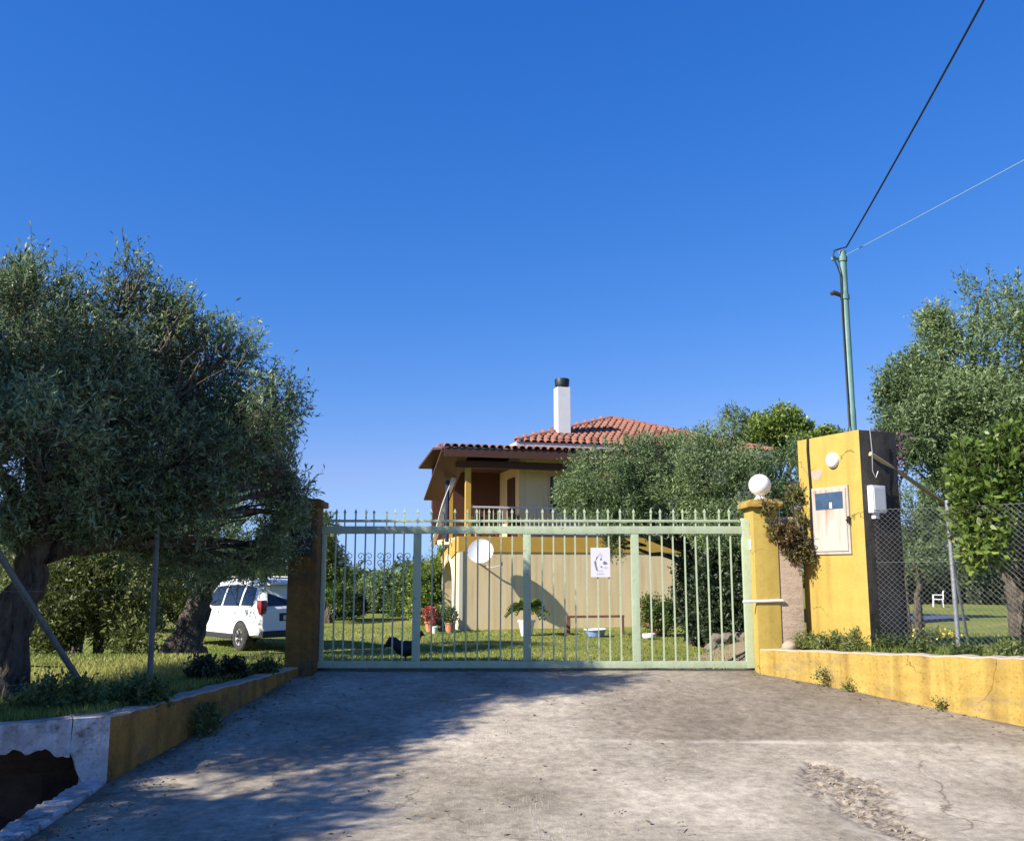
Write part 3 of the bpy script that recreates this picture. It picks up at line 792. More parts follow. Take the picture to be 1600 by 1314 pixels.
# scroll ornaments on the first panel
def spiral(mb, cx, cz, sgn):
    pts = []
    for k in range(17):
        a = k / 16 * 2 * math.pi * 1.1; r = 0.042 * (1 - 0.75 * k / 16)
        pts.append((cx + sgn * (0.050 - r * math.cos(a)), 0, cz + r * math.sin(a)))
    mb.tube(pts, 0.005, 5)
mb = MB(); spiral(mb, 0, 0.04, 1); spiral(mb, 0, 0.04, -1); spiral(mb, 0, -0.04, 1); spiral(mb, 0, -0.04, -1); mb.box((-0.013, -0.013, -0.03), (0.013, 0.013, 0.03))
ME_SC = mb.data('scroll', M['gate_green'], True)
for x in bars[1:8:2]:
    share('scroll', ME_SC, gate, (x, 0, 1.285))
mb = MB()
for x in (-1.9, 2.3):
    mb2 = MB(); mb2.lathe([(0.001, -0.018), (0.045, -0.018), (0.037, 0), (0.045, 0.018), (0.001, 0.018)], 16)
    o = mb2.build('roller', M['gate_dark'], gate, True); o.rotation_euler = (math.pi / 2, 0, 0); o.location = (x, 0, 0.05)
mb = MB(); mb.box((-2.26, GY - 0.03, -0.02), (2.83, GY + 0.03, 0.016))
tag(mb.build('gate_track', M['gate_dark']), 'dark steel track on the ground under the sliding gate', 'track')
# notice on the gate
sg = empty('notice', (1.05, GY - 0.016, 1.08), 0, 'white notice with a dark sketch fixed to the gate bars', 'sign')
mb = MB(); mb.box((-0.115, -0.006, 0), (0.115, 0.002, 0.345)); mb.build('panel', M['paper'], sg)
mb = MB(); yv = -0.0075
def blob(pts, mb, yv=yv):
    mb.add([(x, yv, z) for x, z in pts], [tuple(range(len(pts)))])
blob([(-0.075, 0.17), (-0.06, 0.20), (-0.05, 0.175), (-0.048, 0.14), (-0.038, 0.10), (-0.034, 0.07), (-0.05, 0.075), (-0.062, 0.12)], mb)
blob([(-0.058, 0.20), (-0.045, 0.235), (-0.02, 0.255), (-0.03, 0.235), (-0.045, 0.205)], mb)
blob([(-0.005, 0.205), (0.008, 0.235), (0.018, 0.205), (0.006, 0.192)], mb)
blob([(0.028, 0.165), (0.045, 0.19), (0.075, 0.172), (0.085, 0.155), (0.06, 0.148), (0.038, 0.146)], mb)
blob([(-0.002, 0.118), (0.01, 0.135), (0.022, 0.12), (0.01, 0.108)], mb)
mb.build('sketch', M['ink'], sg, kind='stuff')
mb = MB()
blob([(-0.03, 0.26), (0.0, 0.29), (0.02, 0.262), (0.024, 0.235), (0.0, 0.25)], mb)
blob([(0.034, 0.105), (0.05, 0.125), (0.085, 0.115), (0.07, 0.10)], mb)
blob([(-0.03, 0.068), (0.03, 0.068), (0.026, 0.080), (-0.026, 0.080)], mb)
for i in range(7): blob([(-0.045 + i * 0.0125, 0.030), (-0.036 + i * 0.0125, 0.030), (-0.036 + i * 0.0125, 0.045), (-0.045 + i * 0.0125, 0.045)], mb)
mb.build('faint_sketch', M['ink_pale'], sg, kind='stuff')

# ------------------------------------------------------------------ meter pillar (yellow tower), pole, cables
TA = math.atan2(-0.91, 0.41)        # local +x runs along the door face towards the camera-side corner
T0 = Vector((3.446, 11.114, 0.132))    # far door-face corner
TK = 0.887
tow = empty('meter_pillar', T0, TA, 'tall yellow electricity meter pillar with a rusty door and dark side', 'meter pillar')
tow.scale = (TK, TK, TK)
LT, DT, ZT = 1.12, 0.62, 2.90
mb = MB()
# local: x 0..LT along the door face, y 0..DT depth (away from the door face), z
mb.box((0, 0, 0.1), (LT, DT, ZT), 0.012)
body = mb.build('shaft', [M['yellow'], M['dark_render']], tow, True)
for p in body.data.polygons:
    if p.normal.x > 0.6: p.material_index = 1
mb = MB(); mb.box((0.25, -0.022, 1.36), (0.90, -0.001, 2.225), 0.004); mb.build('door_frame', M['steel_frame'], tow)
mb = MB(); mb.box((0.285, -0.034, 1.40), (0.865, -0.0225, 2.19), 0.003); door = mb.build('door', M['rusty_door'], tow)
mb = MB(); mb.box((0.33, -0.038, 1.935), (0.82, -0.0345, 2.15)); mb.build('window', M['glass_blue'], door)
mb = MB(); mb.box((0.585, -0.041, 1.945), (0.63, -0.0385, 2.02)); mb.build('meter_label', M['white'], door)
mb = MB(); mb.box((0.885, -0.05, 1.74), (0.915, -0.023, 1.83), 0.004); mb.tube([(0.90, -0.05, 1.78), (0.90, -0.075, 1.78)], 0.012, 8); mb.build('padlock', M['plastic_dark'], tow)
mb = MB(); mb.lathe([(0.10, 0), (0.10, 0.03), (0.085, 0.05), (0.05, 0.068), (0.002, 0.072)], 24)
o = mb.build('bulkhead_light', M['white'], tow, True); o.rotation_euler = (math.pi / 2, 0, 0); o.location = (0.66, -0.001, 2.56)
# pinkish patched plaster
mb = MB(); mb.add([(0.34 + 0.10 * math.cos(a) * (1 + .2 * math.sin(3 * a)), -0.002, 2.40 + 0.09 * math.sin(a) * (1 + .25 * math.cos(2 * a))) for a in np.linspace(0, 6.28, 18)[:-1]], [tuple(range(17))])
mb.build('patched_plaster', M['raw_render'], tow)
mb = MB(); mb.tube([(0.20, 0.06, 2.915), (0.22, -0.012, 2.90), (0.215, -0.02, 2.75), (0.235, -0.02, 2.2), (0.215, -0.02, 1.75), (0.22, -0.018, 1.45)], 0.016, 7); mb.build('downlead', M['black'], tow, True)

ds = empty('wall_cabinet', T0, TA, 'small white cabinet hung on the dark side of the meter pillar', 'cabinet')
ds.scale = (TK, TK, TK)
mb = MB(); mb.box((LT + 0.001, 0.08, 1.86), (LT + 0.09, 0.30, 2.20), 0.012); mb.build('case', M['white'], ds, True)
mb = MB(); mb.box((LT + 0.0905, 0.10, 1.89), (LT + 0.096, 0.28, 2.17), 0.002); mb.build('lid', M['white'], ds)
mb = MB(); mb.box((LT + 0.0, 0.13, 1.79), (LT + 0.06, 0.20, 1.859), 0.004); mb.build('conduit', M['white'], ds)

ca, sa_ = math.cos(TA), math.sin(TA)
def tw(x, y, z): return Vector((T0.x + TK * (ca * x - sa_ * y), T0.y + TK * (sa_ * x + ca * y), T0.z + TK * z))
# timber prop from the pillar's side to the olive
a_, b_ = tw(LT + 0.02, 0.15, 2.60), at(1462, 777, 10.8)
mb = MB(); mb.tube([a_, a_.lerp(b_, 0.5) + Vector((0, 0, 0.01)), b_ + (b_ - a_) * 0.25], [0.026, 0.024, 0.022], 8)
pp = mb.build('timber_prop', M['stick'], None, True); tag(pp, 'pale timber pole slanting from the meter pillar into the olive', 'pole')
mb = MB(); mb.tube([a_ + Vector((0.0, -0.03, 0.30)), a_ + Vector((0.01, -0.035, 0.02)), a_ + Vector((0.0, -0.04, -0.2)), a_ + Vector((0.03, -0.04, -0.27)), a_ + Vector((0.06, -0.04, -0.2))], 0.007, 6)
tag(mb.build('hanging_wire', M['wire'], None, True), 'thin hooked wire hanging on the dark side of the meter pillar', 'wire')

PB = tw(0.72, 0.30, ZT)
pole = empty('service_pole', PB, 0, 'slim green steel service pole standing on the yellow meter pillar', 'pole')
pole.scale = (TK, TK, TK)
mb = MB(); mb.lathe([(0.052, -0.02), (0.052, 0.35), (0.047, 0.36), (0.047, 2.50), (0.02, 2.52)], 16); mb.build('shaft', M['pole_green'], pole, True)
for z_ in (1.83, 2.36):
    mb = MB(); mb.lathe([(0.06, z_), (0.06, z_ + .065)], 14); mb.build('clamp', M['pole_green'], pole, True)
mb = MB(); mb.tube([(-0.04, -0.01, 1.88), (-0.15, -0.02, 1.92), (-0.19, -0.02, 1.90)], [0.03, 0.035, 0.025], 8); mb.build('bracket', M['plastic_dark'], pole, True)
mb = MB(); mb.tube([(-0.05, 0, 2.39), (-0.13, -0.02, 2.40)], 0.02, 8); mb.lathe([(0.03, 0), (0.035, 0.04), (0.02, 0.05)], 10, (-0.13, -0.02, 2.37)); mb.build('insulator', M['pole_green'], pole, True)

def sag(a, b, s_, n=40):
    return [Vector(a).lerp(Vector(b), i / n) - Vector((0, 0, s_ * 4 * (i / n) * (1 - i / n))) for i in range(n + 1)]
top = PB + Vector((0, -0.02, 2.46)) * TK
e1 = at(1552, 0, 6.2); dirv = (e1 - top)
far1 = top + dirv * 4.0 + Vector((0, 0, 1.5))
loop = [PB + Vector(p) * TK for p in [(-0.10, -0.08, -0.02 + 0.03), (-0.062, -0.05, 0.12), (-0.058, -0.04, 0.8), (-0.062, -0.04, 1.6), (-0.06, -0.05, 2.15), (-0.10, -0.06, 2.28), (-0.15, -0.06, 2.40), (-0.13, -0.06, 2.49), (-0.05, -0.05, 2.52)]]
mb = MB(); mb.tube(loop + sag(top + Vector((0.03, -0.04, 0.07)), far1, 0.35), 0.0095, 6)
tag(mb.build('supply_cable', M['black'], None, True), 'thick black supply cable rising from the pole top overhead', 'cable')
e2 = at(1600, 252, 8.3); far2 = top + (e2 - top) * 9 + Vector((0, 0, 1.0))
mb = MB(); mb.tube(sag(top + Vector((0.03, 0, -0.02)), far2, 0.18), 0.0048, 6)
tag(mb.build('guy_wire', M['cable_pale'], None, True), 'thin pale wire running from the pole top toward the road', 'wire')

# ------------------------------------------------------------------ fences
def mesh_fence(name, label, pts, h, step=0.040, r=0.0011):
    f = empty(name, (0, 0, 0), 0, label, 'fence')
    mb = MB()
    # fence line parameter
    P = [Vector(p) for p in pts]
    L_ = [0]
    for i in range(len(P) - 1): L_.append(L_[-1] + (P[i + 1] - P[i]).length)
    def pos(s_, z):
        s_ = min(max(s_, 0), L_[-1])
        for i in range(len(P) - 1):
            if s_ <= L_[i + 1] + 1e-9:
                q = P[i].lerp(P[i + 1], (s_ - L_[i]) / (L_[i + 1] - L_[i])); return Vector((q.x, q.y, q.z + z))
    tot = L_[-1]
    for sgn in (1, -1):
        s0 = -h
        while s0 < tot + h:
            za, zb_ = 0.0, h
            a, b = (s0, s0 + h) if sgn > 0 else (s0 + h, s0)
            # clip
            t0, t1 = 0.0, 1.0
            if a < b:
                if a < 0: t0 = (0 - a) / h
                if b > tot: t1 = (tot - a) / h
            else:
                if a > tot: t0 = (a - tot) / h
                if b < 0: t1 = a / h
            if t1 - t0 > 0.02:
                q0 = pos(a + (b - a) * t0, h * t0); q1 = pos(a + (b - a) * t1, h * t1)
                qm = pos(a + (b - a) * (t0 + t1) / 2, h * (t0 + t1) / 2)
                mb.tube([q0, qm, q1], r, 3, False)
            s0 += step * 1.414
    mb.build('wire_mesh', M['wire'], f, kind='stuff')
    for z in (0.04, h * 0.62, h - 0.01):
        m2 = MB(); m2.tube([pos(tot * k / 12, z) for k in range(13)], 0.0022, 4); m2.build('line_wire', M['wire'], f)
    return f, pos
fr, pos = mesh_fence('chain_link_fence', 'wire mesh fence running beside the meter pillar above the yellow wall', [(3.93, 10.13, 0.30), (4.66, 9.90, 0.31), (6.5, 8.0, 0.33), (9.2, 4.9, 0.34)], 1.52)
for (x, y) in ((4.66, 9.93), (6.5, 8.03)):
    mb = MB(); mb.tube([(x, y, 0.1), (x - 0.01, y, 1.9)], 0.024, 10); mb.build('post', M['galv'], fr, True)
mb = MB(); mb.tube([(4.69, 9.96, 1.2), (5.1, 10.6, 0.2)], 0.016, 8); mb.build('brace', M['galv'], fr, True)

lf = empty('fence_frame', (0, 0, 0), 0, 'bare steel fence post with a slanting brace under the olive tree', 'fence')
pb_ = at(233, 1076, 8.85)
mb = MB(); mb.tube([(pb_.x, pb_.y, -0.05), (pb_.x - 0.02, pb_.y + 0.02, 1.75)], 0.026, 10); mb.build('post', M['shaded_steel'], lf, True)
q0 = at(142, 1092, 8.55); q1 = at(0, 868, 7.7); q2 = q1 + (q1 - q0) * 0.35
mb = MB(); mb.tube([q0 + (q0 - q1) * 0.05, q1, q2], 0.028, 10); mb.build('brace', M['shaded_steel'], lf, True)
mb = MB(); mb.tube([(q2.x, q2.y, -0.05), (q2.x, q2.y, q2.z + 0.1)], 0.028, 10); mb.build('post', M['shaded_steel'], lf, True)
for z in (0.25, 1.0):
    mb = MB(); mb.tube(sag((pb_.x, pb_.y, z), (q2.x, q2.y, z), 0.015, 10), 0.0018, 4); mb.build('line_wire', M['wire'], lf)
    mb = MB(); mb.tube(sag((pb_.x, pb_.y, z), (-2.6, 11.06, z), 0.015, 10), 0.0018, 4); mb.build('line_wire', M['wire'], lf)

# ------------------------------------------------------------------ house
HZ = -0.8
house = empty('country_house', (-1.75, 31.0, HZ), math.radians(15), 'two storey cream house with red tiled roofs and a covered veranda', 'house')
def hbox(name, a, b, m, parent=house, bev=0.0):
    mb = MB(); mb.box(a, b, bev); return mb.build(name, M[m], parent)
hbox('front_wall', (0, 0, -0.3), (8.0, 0.3, 2.55), 'cream')
hbox('ochre_band', (-0.03, -0.03, 2.551), (8.03, 0.33, 3.06), 'band')
hbox('upper_wall', (2.4, 1.2, 3.07), (11.4, 1.5, 6.2), 'cream')
hbox('upper_side_wall', (2.4, 1.501, 3.07), (2.7, 9.0, 6.2), 'cream')
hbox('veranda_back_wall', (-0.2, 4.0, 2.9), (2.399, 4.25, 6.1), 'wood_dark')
hbox('lower_side_wall', (8.001, 1.2, -0.3), (11.4, 1.5, 3.069), 'cream')
hbox('end_wall', (11.401, 1.2, -0.3), (11.7, 9.0, 6.2), 'cream')
hbox('veranda_floor', (0.0, 0.331, 2.85), (8.0, 3.999, 3.05), 'cream')
hbox('inner_wall', (2.4, 0.4, -0.3), (2.6, 4.0, 2.849), 'cream')
hbox('inner_back_wall', (0.31, 4.3, -0.3), (2.399, 4.5, 2.849), 'cream')
# side wall with arch and sloping stair parapet (profile in y, z)
arch = []
yc_, w_, zs = 1.75, 0.85, 1.30
for a in np.linspace(0, math.pi, 13):
    arch.append((yc_ - w_ * math.cos(a), zs + 1.05 * math.sin(a)))
prof = [(0.302, -0.3)] + [(yc_ - w_, -0.3)] + arch + [(yc_ + w_, -0.3)] + [(4.9, -0.3), (4.9, 1.50), (0.302, 2.54)]
mb = MB(); mb.prism(prof, 0.0, 0.3, 'x'); mb.build('side_wall', M['cream'], house)
mb = MB(); mb.prism([(0.331, 2.545), (4.95, 1.505), (4.95, 1.98), (0.331, 3.058)], -0.04, 0.34, 'x'); mb.build('stair_parapet', M['band'], house)
mb = MB(); mb.box((-0.08, 4.75, 1.985), (0.38, 5.1, 2.05)); mb.box((-0.03, 4.952, -0.3), (0.33, 5.1, 1.984)); mb.build('newel', M['cream_light'], house)
arch_o = [(yc_ - (w_ + 0.16) * math.cos(a), zs + 1.22 * math.sin(a)) for a in np.linspace(0, math.pi, 17)]
arch_i = [(yc_ - (w_ - 0.01) * math.cos(a), zs + 1.04 * math.sin(a)) for a in np.linspace(math.pi, 0, 17)]
mb = MB(); mb.prism([(yc_ - w_ - 0.16, -0.3)] + arch_o + [(yc_ + w_ + 0.16, -0.3), (yc_ + w_ - 0.01, -0.3)] + arch_i + [(yc_ - w_ + 0.01, -0.3)], -0.045, -0.001, 'x')
mb.build('arch_trim', M['cream_light'], house)
mb = MB(); mb.box((0.0, -0.045, -0.3), (0.12, -0.001, 2.55)); mb.build('corner_trim', M['cream_light'], house)
# veranda post, beam, rail
hbox('post', (0.22, 0.04, 3.06), (0.40, 0.22, 5.36), 'band')
hbox('post', (0.22, 3.1, 3.06), (0.40, 3.28, 5.36), 'band')
hbox('beam', (-0.1, 0.02, 5.361), (8.2, 0.24, 5.60), 'wood_dark')
hbox('beam', (0.2, 0.241, 5.361), (0.42, 3.9, 5.58), 'wood_dark')
rl = MB(); rl.box((0.41, 0.06, 4.02), (8.0, 0.14, 4.08)); rl.box((0.41, 0.08, 3.16), (8.0, 0.12, 3.20)); rail = rl.build('railing', M['fascia'], house)
b_ = MB(); b_.box((-0.012, -0.012, 0), (0.012, 0.012, 0.819)); ME_BAL = b_.data('baluster', M['fascia'])
for i in range(46): share('baluster', ME_BAL, rail, (0.55 + i * 0.16, 0.10, 3.2005))
# door in the side of the upper storey
hbox('door', (2.36, 1.75, 3.07), (2.399, 2.75, 5.25), 'wood_dark')
dd = hbox('window', (3.55, 1.165, 3.95), (4.75, 1.199, 5.25), 'wood_dark')
for k in range(2):
    mb = MB(); mb.box((3.62 + k * 0.56, 1.155, 4.02), (4.12 + k * 0.56, 1.164, 5.18)); mb.build('pane', M['glass'], dd)
# porch roof
AL = math.atan2(0.55, 2.15)
mb = MB()
def slab(mb, x0, x1, y0, z0, y1, z1, th):
    mb.add([(x0, y0, z0), (x1, y0, z0), (x1, y1, z1), (x0, y1, z1), (x0, y0, z0 - th), (x1, y0, z0 - th), (x1, y1, z1 - th), (x0, y1, z1 - th)],
           [(0, 1, 2, 3), (7, 6, 5, 4), (0, 4, 5, 1), (1, 5, 6, 2), (2, 6, 7, 3), (3, 7, 4, 0)])
slab(mb, -0.65, 8.4, -0.62, 5.95, 1.55, 6.20, 0.08)
slab(mb, -0.65, 2.399, 1.551, 6.20, 4.6, 5.85, 0.08)
proof = mb.build('porch_roof', M['wood_dark'], house)
hbox('eaves_board', (-0.66, -0.66, 5.64), (8.4, -0.625, 5.93), 'wood_dark')
mb = MB(); slab(mb, -0.75, 0.19, -0.60, 5.86, 2.7, 4.50, 0.07); stair_roof = mb.build('stair_roof', M['wood_orange'], house)
# ceiling under the porch
mb = MB(); mb.box((-0.1, 0.245, 5.605), (2.39, 3.98, 5.64)); mb.build('veranda_ceiling', M['wood_dark'], house)

# barrel tile, lies along +y, arch up
tm = MB(); n = 7; Lt = 0.44
for j, (y, r) in enumerate(((0, 0.112), (Lt, 0.092))):
    for k in range(n):
        a = math.pi * k / (n - 1); tm.v.append((r * math.cos(a), y, r * 0.95 * math.sin(a)))
for j, (y, r) in enumerate(((0, 0.094), (Lt, 0.076))):
    for k in range(n):
        a = math.pi * k / (n - 1); tm.v.append((r * math.cos(a), y, r * 0.92 * math.sin(a)))
for k in range(n - 1):
    tm.face((k, k + 1, n + k + 1, n + k)); tm.face((2 * n + k, 3 * n + k, 3 * n + k + 1, 2 * n + k + 1)); tm.face((k, 2 * n + k, 2 * n + k + 1, k + 1))
ME_TILE = tm.data('tile', M['tile'], True)
ME_TILE_D = tm.data('tile_weathered', M['tile_dark'], True)
def tile_into(mb, loc, rot):
    R = Matrix.Translation(loc) @ rot.to_matrix().to_4x4()
    mb.add([tuple(R @ Vector(v)) for v in tm.v], tm.f)
from mathutils import Euler
rest = MB()
a1 = math.atan2(0.25, 2.17)
for j in range(4):
    for i in range(36):
        x = -0.56 + i * 0.255
        y = -0.70 + j * 0.40; z = 5.965 + (y + 0.62) * math.tan(a1) + 0.006
        rot = Euler((a1 + 0.03, random.uniform(-.03, .03), random.uniform(-.02, .02)))
        if i < 24: share('tile', ME_TILE_D if random.random() < 0.75 else ME_TILE, proof, (x, y, z), rot)
        else: tile_into(rest, (x, y, z), rot)
rest.build('tile_field', M['tile_dark'], proof, True, kind='stuff')
# stair roof: boards seen from below, tiles on the upper side
a2 = math.atan2(-1.36, 3.3)
rest = MB()
for j in range(8):
    for i in range(4):
        y = -0.55 + j * 0.40; rot = Euler((a2, 0, 0))
        tile_into(rest, (-0.63 + i * 0.235, y, 5.86 + (y + 0.6) * math.tan(a2) + 0.012), rot)
rest.build('tile_field', M['tile_dark'], stair_roof, True, kind='stuff')
# upper hip roof
EY, EZ, PX, PY, PZ, XL, XR, YB = 0.62, 6.38, 7.15, 4.3, 7.97, 2.15, 12.2, 9.6
mb = MB()
mb.add([(XL, EY, EZ), (XR, EY, EZ), (XR, YB, EZ), (XL, YB, EZ), (PX, PY, PZ), (PX, 5.6, PZ)], [(0, 1, 4), (1, 2, 5, 4), (2, 3, 5), (3, 0, 4, 5), (3, 2, 1, 0)])
uroof = mb.build('hip_roof', M['tile_dark'], house)
mb = MB(); mb.box((XL - 0.02, EY - 0.03, EZ - 0.21), (XR, EY - 0.002, EZ - 0.005)); mb.box((XL - 0.03, EY - 0.001, EZ - 0.21), (XL - 0.002, YB, EZ - 0.005)); mb.build('fascia', M['fascia'], house)
a3 = math.atan2(PZ - EZ, PY - EY); sl = math.hypot(PZ - EZ, PY - EY)
rest = MB(); cnt = 0
for j in range(11):
    sdist = -0.06 + j * 0.36; f = max(0, sdist / sl)
    y = EY + sdist * math.cos(a3); z = EZ + sdist * math.sin(a3) + 0.012
    xa = XL + (PX - XL) * f + 0.10; xb = XR + (PX - XR) * f - 0.10
    i = 0; x = xa
    while x < xb:
        rot = Euler((a3 + 0.035, random.uniform(-.025, .025), random.uniform(-.02, .02)))
        if cnt < 190 and x < 10.3:
            share('tile', ME_TILE if random.random() < 0.86 else ME_TILE_D, uroof, (x, y, z), rot); cnt += 1
        else:
            tile_into(rest, (x, y, z), rot)
        x += 0.262
rest.build('tile_field', M['tile'], uroof, True, kind='stuff')
def ridge(p, q, n):
    p = Vector(p); q = Vector(q); dv = (q - p).normalized()
    rot = dv.to_track_quat('Y', 'Z').to_euler()
    for k in range(n):
        c = p.lerp(q, k / n)
        share('ridge_tile', ME_TILE, uroof, c + Vector((0, 0, 0.03)), rot, (1.15, 1.1 * (q - p).length / n / 0.44, 1.1))
ridge((XL, EY, EZ), (PX, PY, PZ), 15); ridge((XR, EY, EZ), (PX, PY, PZ), 14)
# chimney
mb = MB(); mb.box((3.98, 1.58, 6.5), (4.47, 2.07, 8.62), 0.01); mb.build('chimney', M['white'], house)
mb = MB(); mb.lathe([(0.22, 0), (0.22, 0.05), (0.26, 0.08), (0.28, 0.30), (0.26, 0.34), (0.05, 0.37)], 20, (4.225, 1.825, 8.621)); mb.build('chimney_cowl', mat('cowl_green', (0.010, 0.022, 0.022), None, rough=0.5), house, True)
# satellite dish fixed on the front wall
dish = empty('satellite_dish', house.matrix_basis @ Vector((0.62, -0.55, 2.15)), math.radians(15), 'round grey satellite dish on the front wall of the house', 'satellite dish')
mb = MB(); n = 24
prof_ = [(0.001, 0.0), (0.15, 0.012), (0.28, 0.042), (0.38, 0.082), (0.42, 0.105), (0.425, 0.10), (0.38, 0.072), (0.28, 0.03), (0.15, 0.0), (0.001, -0.012)]
mb.lathe(prof_, n); o = mb.build('bowl', M['dish'], dish, True); o.rotation_euler = (math.radians(68), 0, math.radians(-22)); o.location = (0, 0, 0.38)
mb = MB(); mb.tube([(0, 0.03, 0.36), (0.02, 0.30, 0.10), (0.02, 0.549, 0.05)], 0.028, 8); mb.build('wall_arm', M['galv'], dish, True)
mb = MB(); mb.tube([(0.0, -0.06, -0.03), (0.25, -0.35, -0.12), (0.55, -0.50, -0.05)], 0.015, 6); mb.lathe([(0.03, 0), (0.045, 0.03), (0.045, 0.12), (0.02, 0.13)], 10, (0.55, -0.5, -0.06)); mb.build('feed_arm', M['galv'], dish, True)
# rolled canvas blind hanging at the veranda's side
bl = empty('canvas_blind', house.matrix_basis @ Vector((-0.2, 0.9, 3.0)), math.radians(15), 'white canvas blind slanting down at the side of the veranda', 'blind')
mb = MB(); vs = []
for i in range(9):
    f = i / 8
    for j in range(6):
        g_ = j / 5
        vs.append((-0.55 + 0.62 * f + 0.20 * g_ + 0.03 * math.sin(j * 2.4 + i), 0.5 - 0.6 * f + 0.25 * g_, -0.25 + 2.35 * f))
mb.add(vs, [(i * 6 + j, i * 6 + j + 1, i * 6 + j + 7, i * 6 + j + 6) for i in range(8) for j in range(5)]); bo = mb.build('cloth', M['curtain'], bl, 'all')
mo = bo.modifiers.new('thickness', 'SOLIDIFY'); mo.thickness = 0.02
mb = MB(); mb.tube([(-0.02, 0.1, -0.1), (-0.02, 0.1, 2.0)], 0.07, 8); mb.build('rolled_edge', M['navy'], bl, True)

# ------------------------------------------------------------------ parked car
cp = at(400, 1010, 22.6)
car = empty('parked_car', (cp.x + 0.05, cp.y, HZ + 0.0), 0, 'white estate car parked on the lawn behind the gate pillar', 'car')
ca_h = math.radians(90 + 43)   # heading: away and to the left
car.rotation_euler = (0, 0, ca_h)
# local x forward (rear bumper at x=0), y left; rear left corner near origin
W2 = 0.89
st_ = [  # x, zbot, ybot, zmid, ymid, zbelt, ybelt, zroof, yroof
    (0.00, 0.42, 0.74, 0.62, 0.80, 0.98, 0.78, 1.00, 0.70),
    (0.06, 0.38, 0.80, 0.62, 0.86, 1.02, 0.83, 1.08, 0.74),
    (0.22, 0.36, 0.84, 0.62, 0.89, 1.04, 0.86, 1.50, 0.68),
    (0.42, 0.34, 0.85, 0.62, 0.90, 1.04, 0.875, 1.64, 0.645),
    (1.10, 0.30, 0.86, 0.60, 0.90, 1.03, 0.88, 1.71, 0.635),
    (2.00, 0.28, 0.86, 0.58, 0.90, 1.01, 0.88, 1.71, 0.635),
    (2.70, 0.28, 0.86, 0.58, 0.90, 0.99, 0.88, 1.64, 0.63),
    (3.35, 0.28, 0.86, 0.58, 0.89, 0.97, 0.86, 1.04, 0.66),
    (4.10, 0.30, 0.84, 0.56, 0.86, 0.86, 0.80, 0.92, 0.60),
    (4.45, 0.34, 0.74, 0.54, 0.76, 0.72, 0.70, 0.78, 0.50),
    (4.55, 0.40, 0.62, 0.52, 0.62, 0.64, 0.56, 0.66, 0.40)]
mb = MB(); rows = []
for (x, a, b, c, d_, e, f, g_, h) in st_:
    half = [(b * 0.9, a), (b, a + 0.06), (d_, c), (f + 0.012, e - 0.05), (f, e), (f * 0.55 + h * 0.45, e * 0.5 + g_ * 0.5), (h + 0.02, g_ - 0.03), (h - 0.08, g_ + 0.02), (0, g_ + 0.045)]
    ring = [(x, y, z) for y, z in half] + [(x, -y, z) for y, z in half[-2::-1]]
    rows.append(ring)
k = len(rows[0])
for r_ in rows: mb.v.extend(r_)
for i in range(len(rows) - 1):
    for j in range(k - 1):
        mb.face((i * k + j, i * k + j + 1, (i + 1) * k + j + 1, (i + 1) * k + j))
    mb.face((i * k + k - 1, i * k, (i + 1) * k, (i + 1) * k + k - 1))
mb.face(tuple(range(k))); mb.face(tuple((len(rows) - 1) * k + j for j in range(k))[::-1])
body = mb.build('body', M['carpaint'], car, True)
# shift so the rear left corner sits at the empty
OFF = Vector((0, -W2, 0))
body.location = OFF
def cpart(mb, name, m, parent=car, smooth=False):
    o = mb.build(name, M[m], parent, smooth)
    if parent is car: o.location = OFF
    return o
def side_pt(x, t_):
    i = 0
    xs_ = [s_[0] for s_ in st_]
    f = np.interp(x, xs_, [s_[6] for s_ in st_]); h = np.interp(x, xs_, [s_[8] for s_ in st_]); e = np.interp(x, xs_, [s_[5] for s_ in st_]); g_ = np.interp(x, xs_, [s_[7] for s_ in st_])
    return (x, f + (h + 0.02 - f) * t_, e + (g_ - 0.03 - e) * t_)
for sgn in (1, -1):
    for quad in (((0.42, 0.10), (1.02, 0.10), (1.02, 0.86), (0.52, 0.84)), ((1.12, 0.08), (1.98, 0.08), (1.98, 0.86), (1.12, 0.86)), ((2.08, 0.08), (3.02, 0.08), (2.66, 0.85), (2.08, 0.86))):
        mb = MB(); p = [side_pt(*q) for q in quad]
        m_ = [((p[0][i] + p[3][i]) / 2, (p[1][i] + p[2][i]) / 2) for i in range(3)]
        o_ = 0.022
        def op(q, oo): return (q[0], sgn * (q[1] + oo), q[2] + oo * 0.3)
        mid0 = tuple((p[0][i] + p[3][i]) / 2 for i in range(3)); mid1 = tuple((p[1][i] + p[2][i]) / 2 for i in range(3))
        vs = [op(p[0], .008), op(p[1], .008), op(mid1, o_), op(p[2], .008), op(p[3], .008), op(mid0, o_)]
        mb.add(vs, [(0, 1, 2, 5), (5, 2, 3, 4)]); cpart(mb, 'side_window', 'glass')
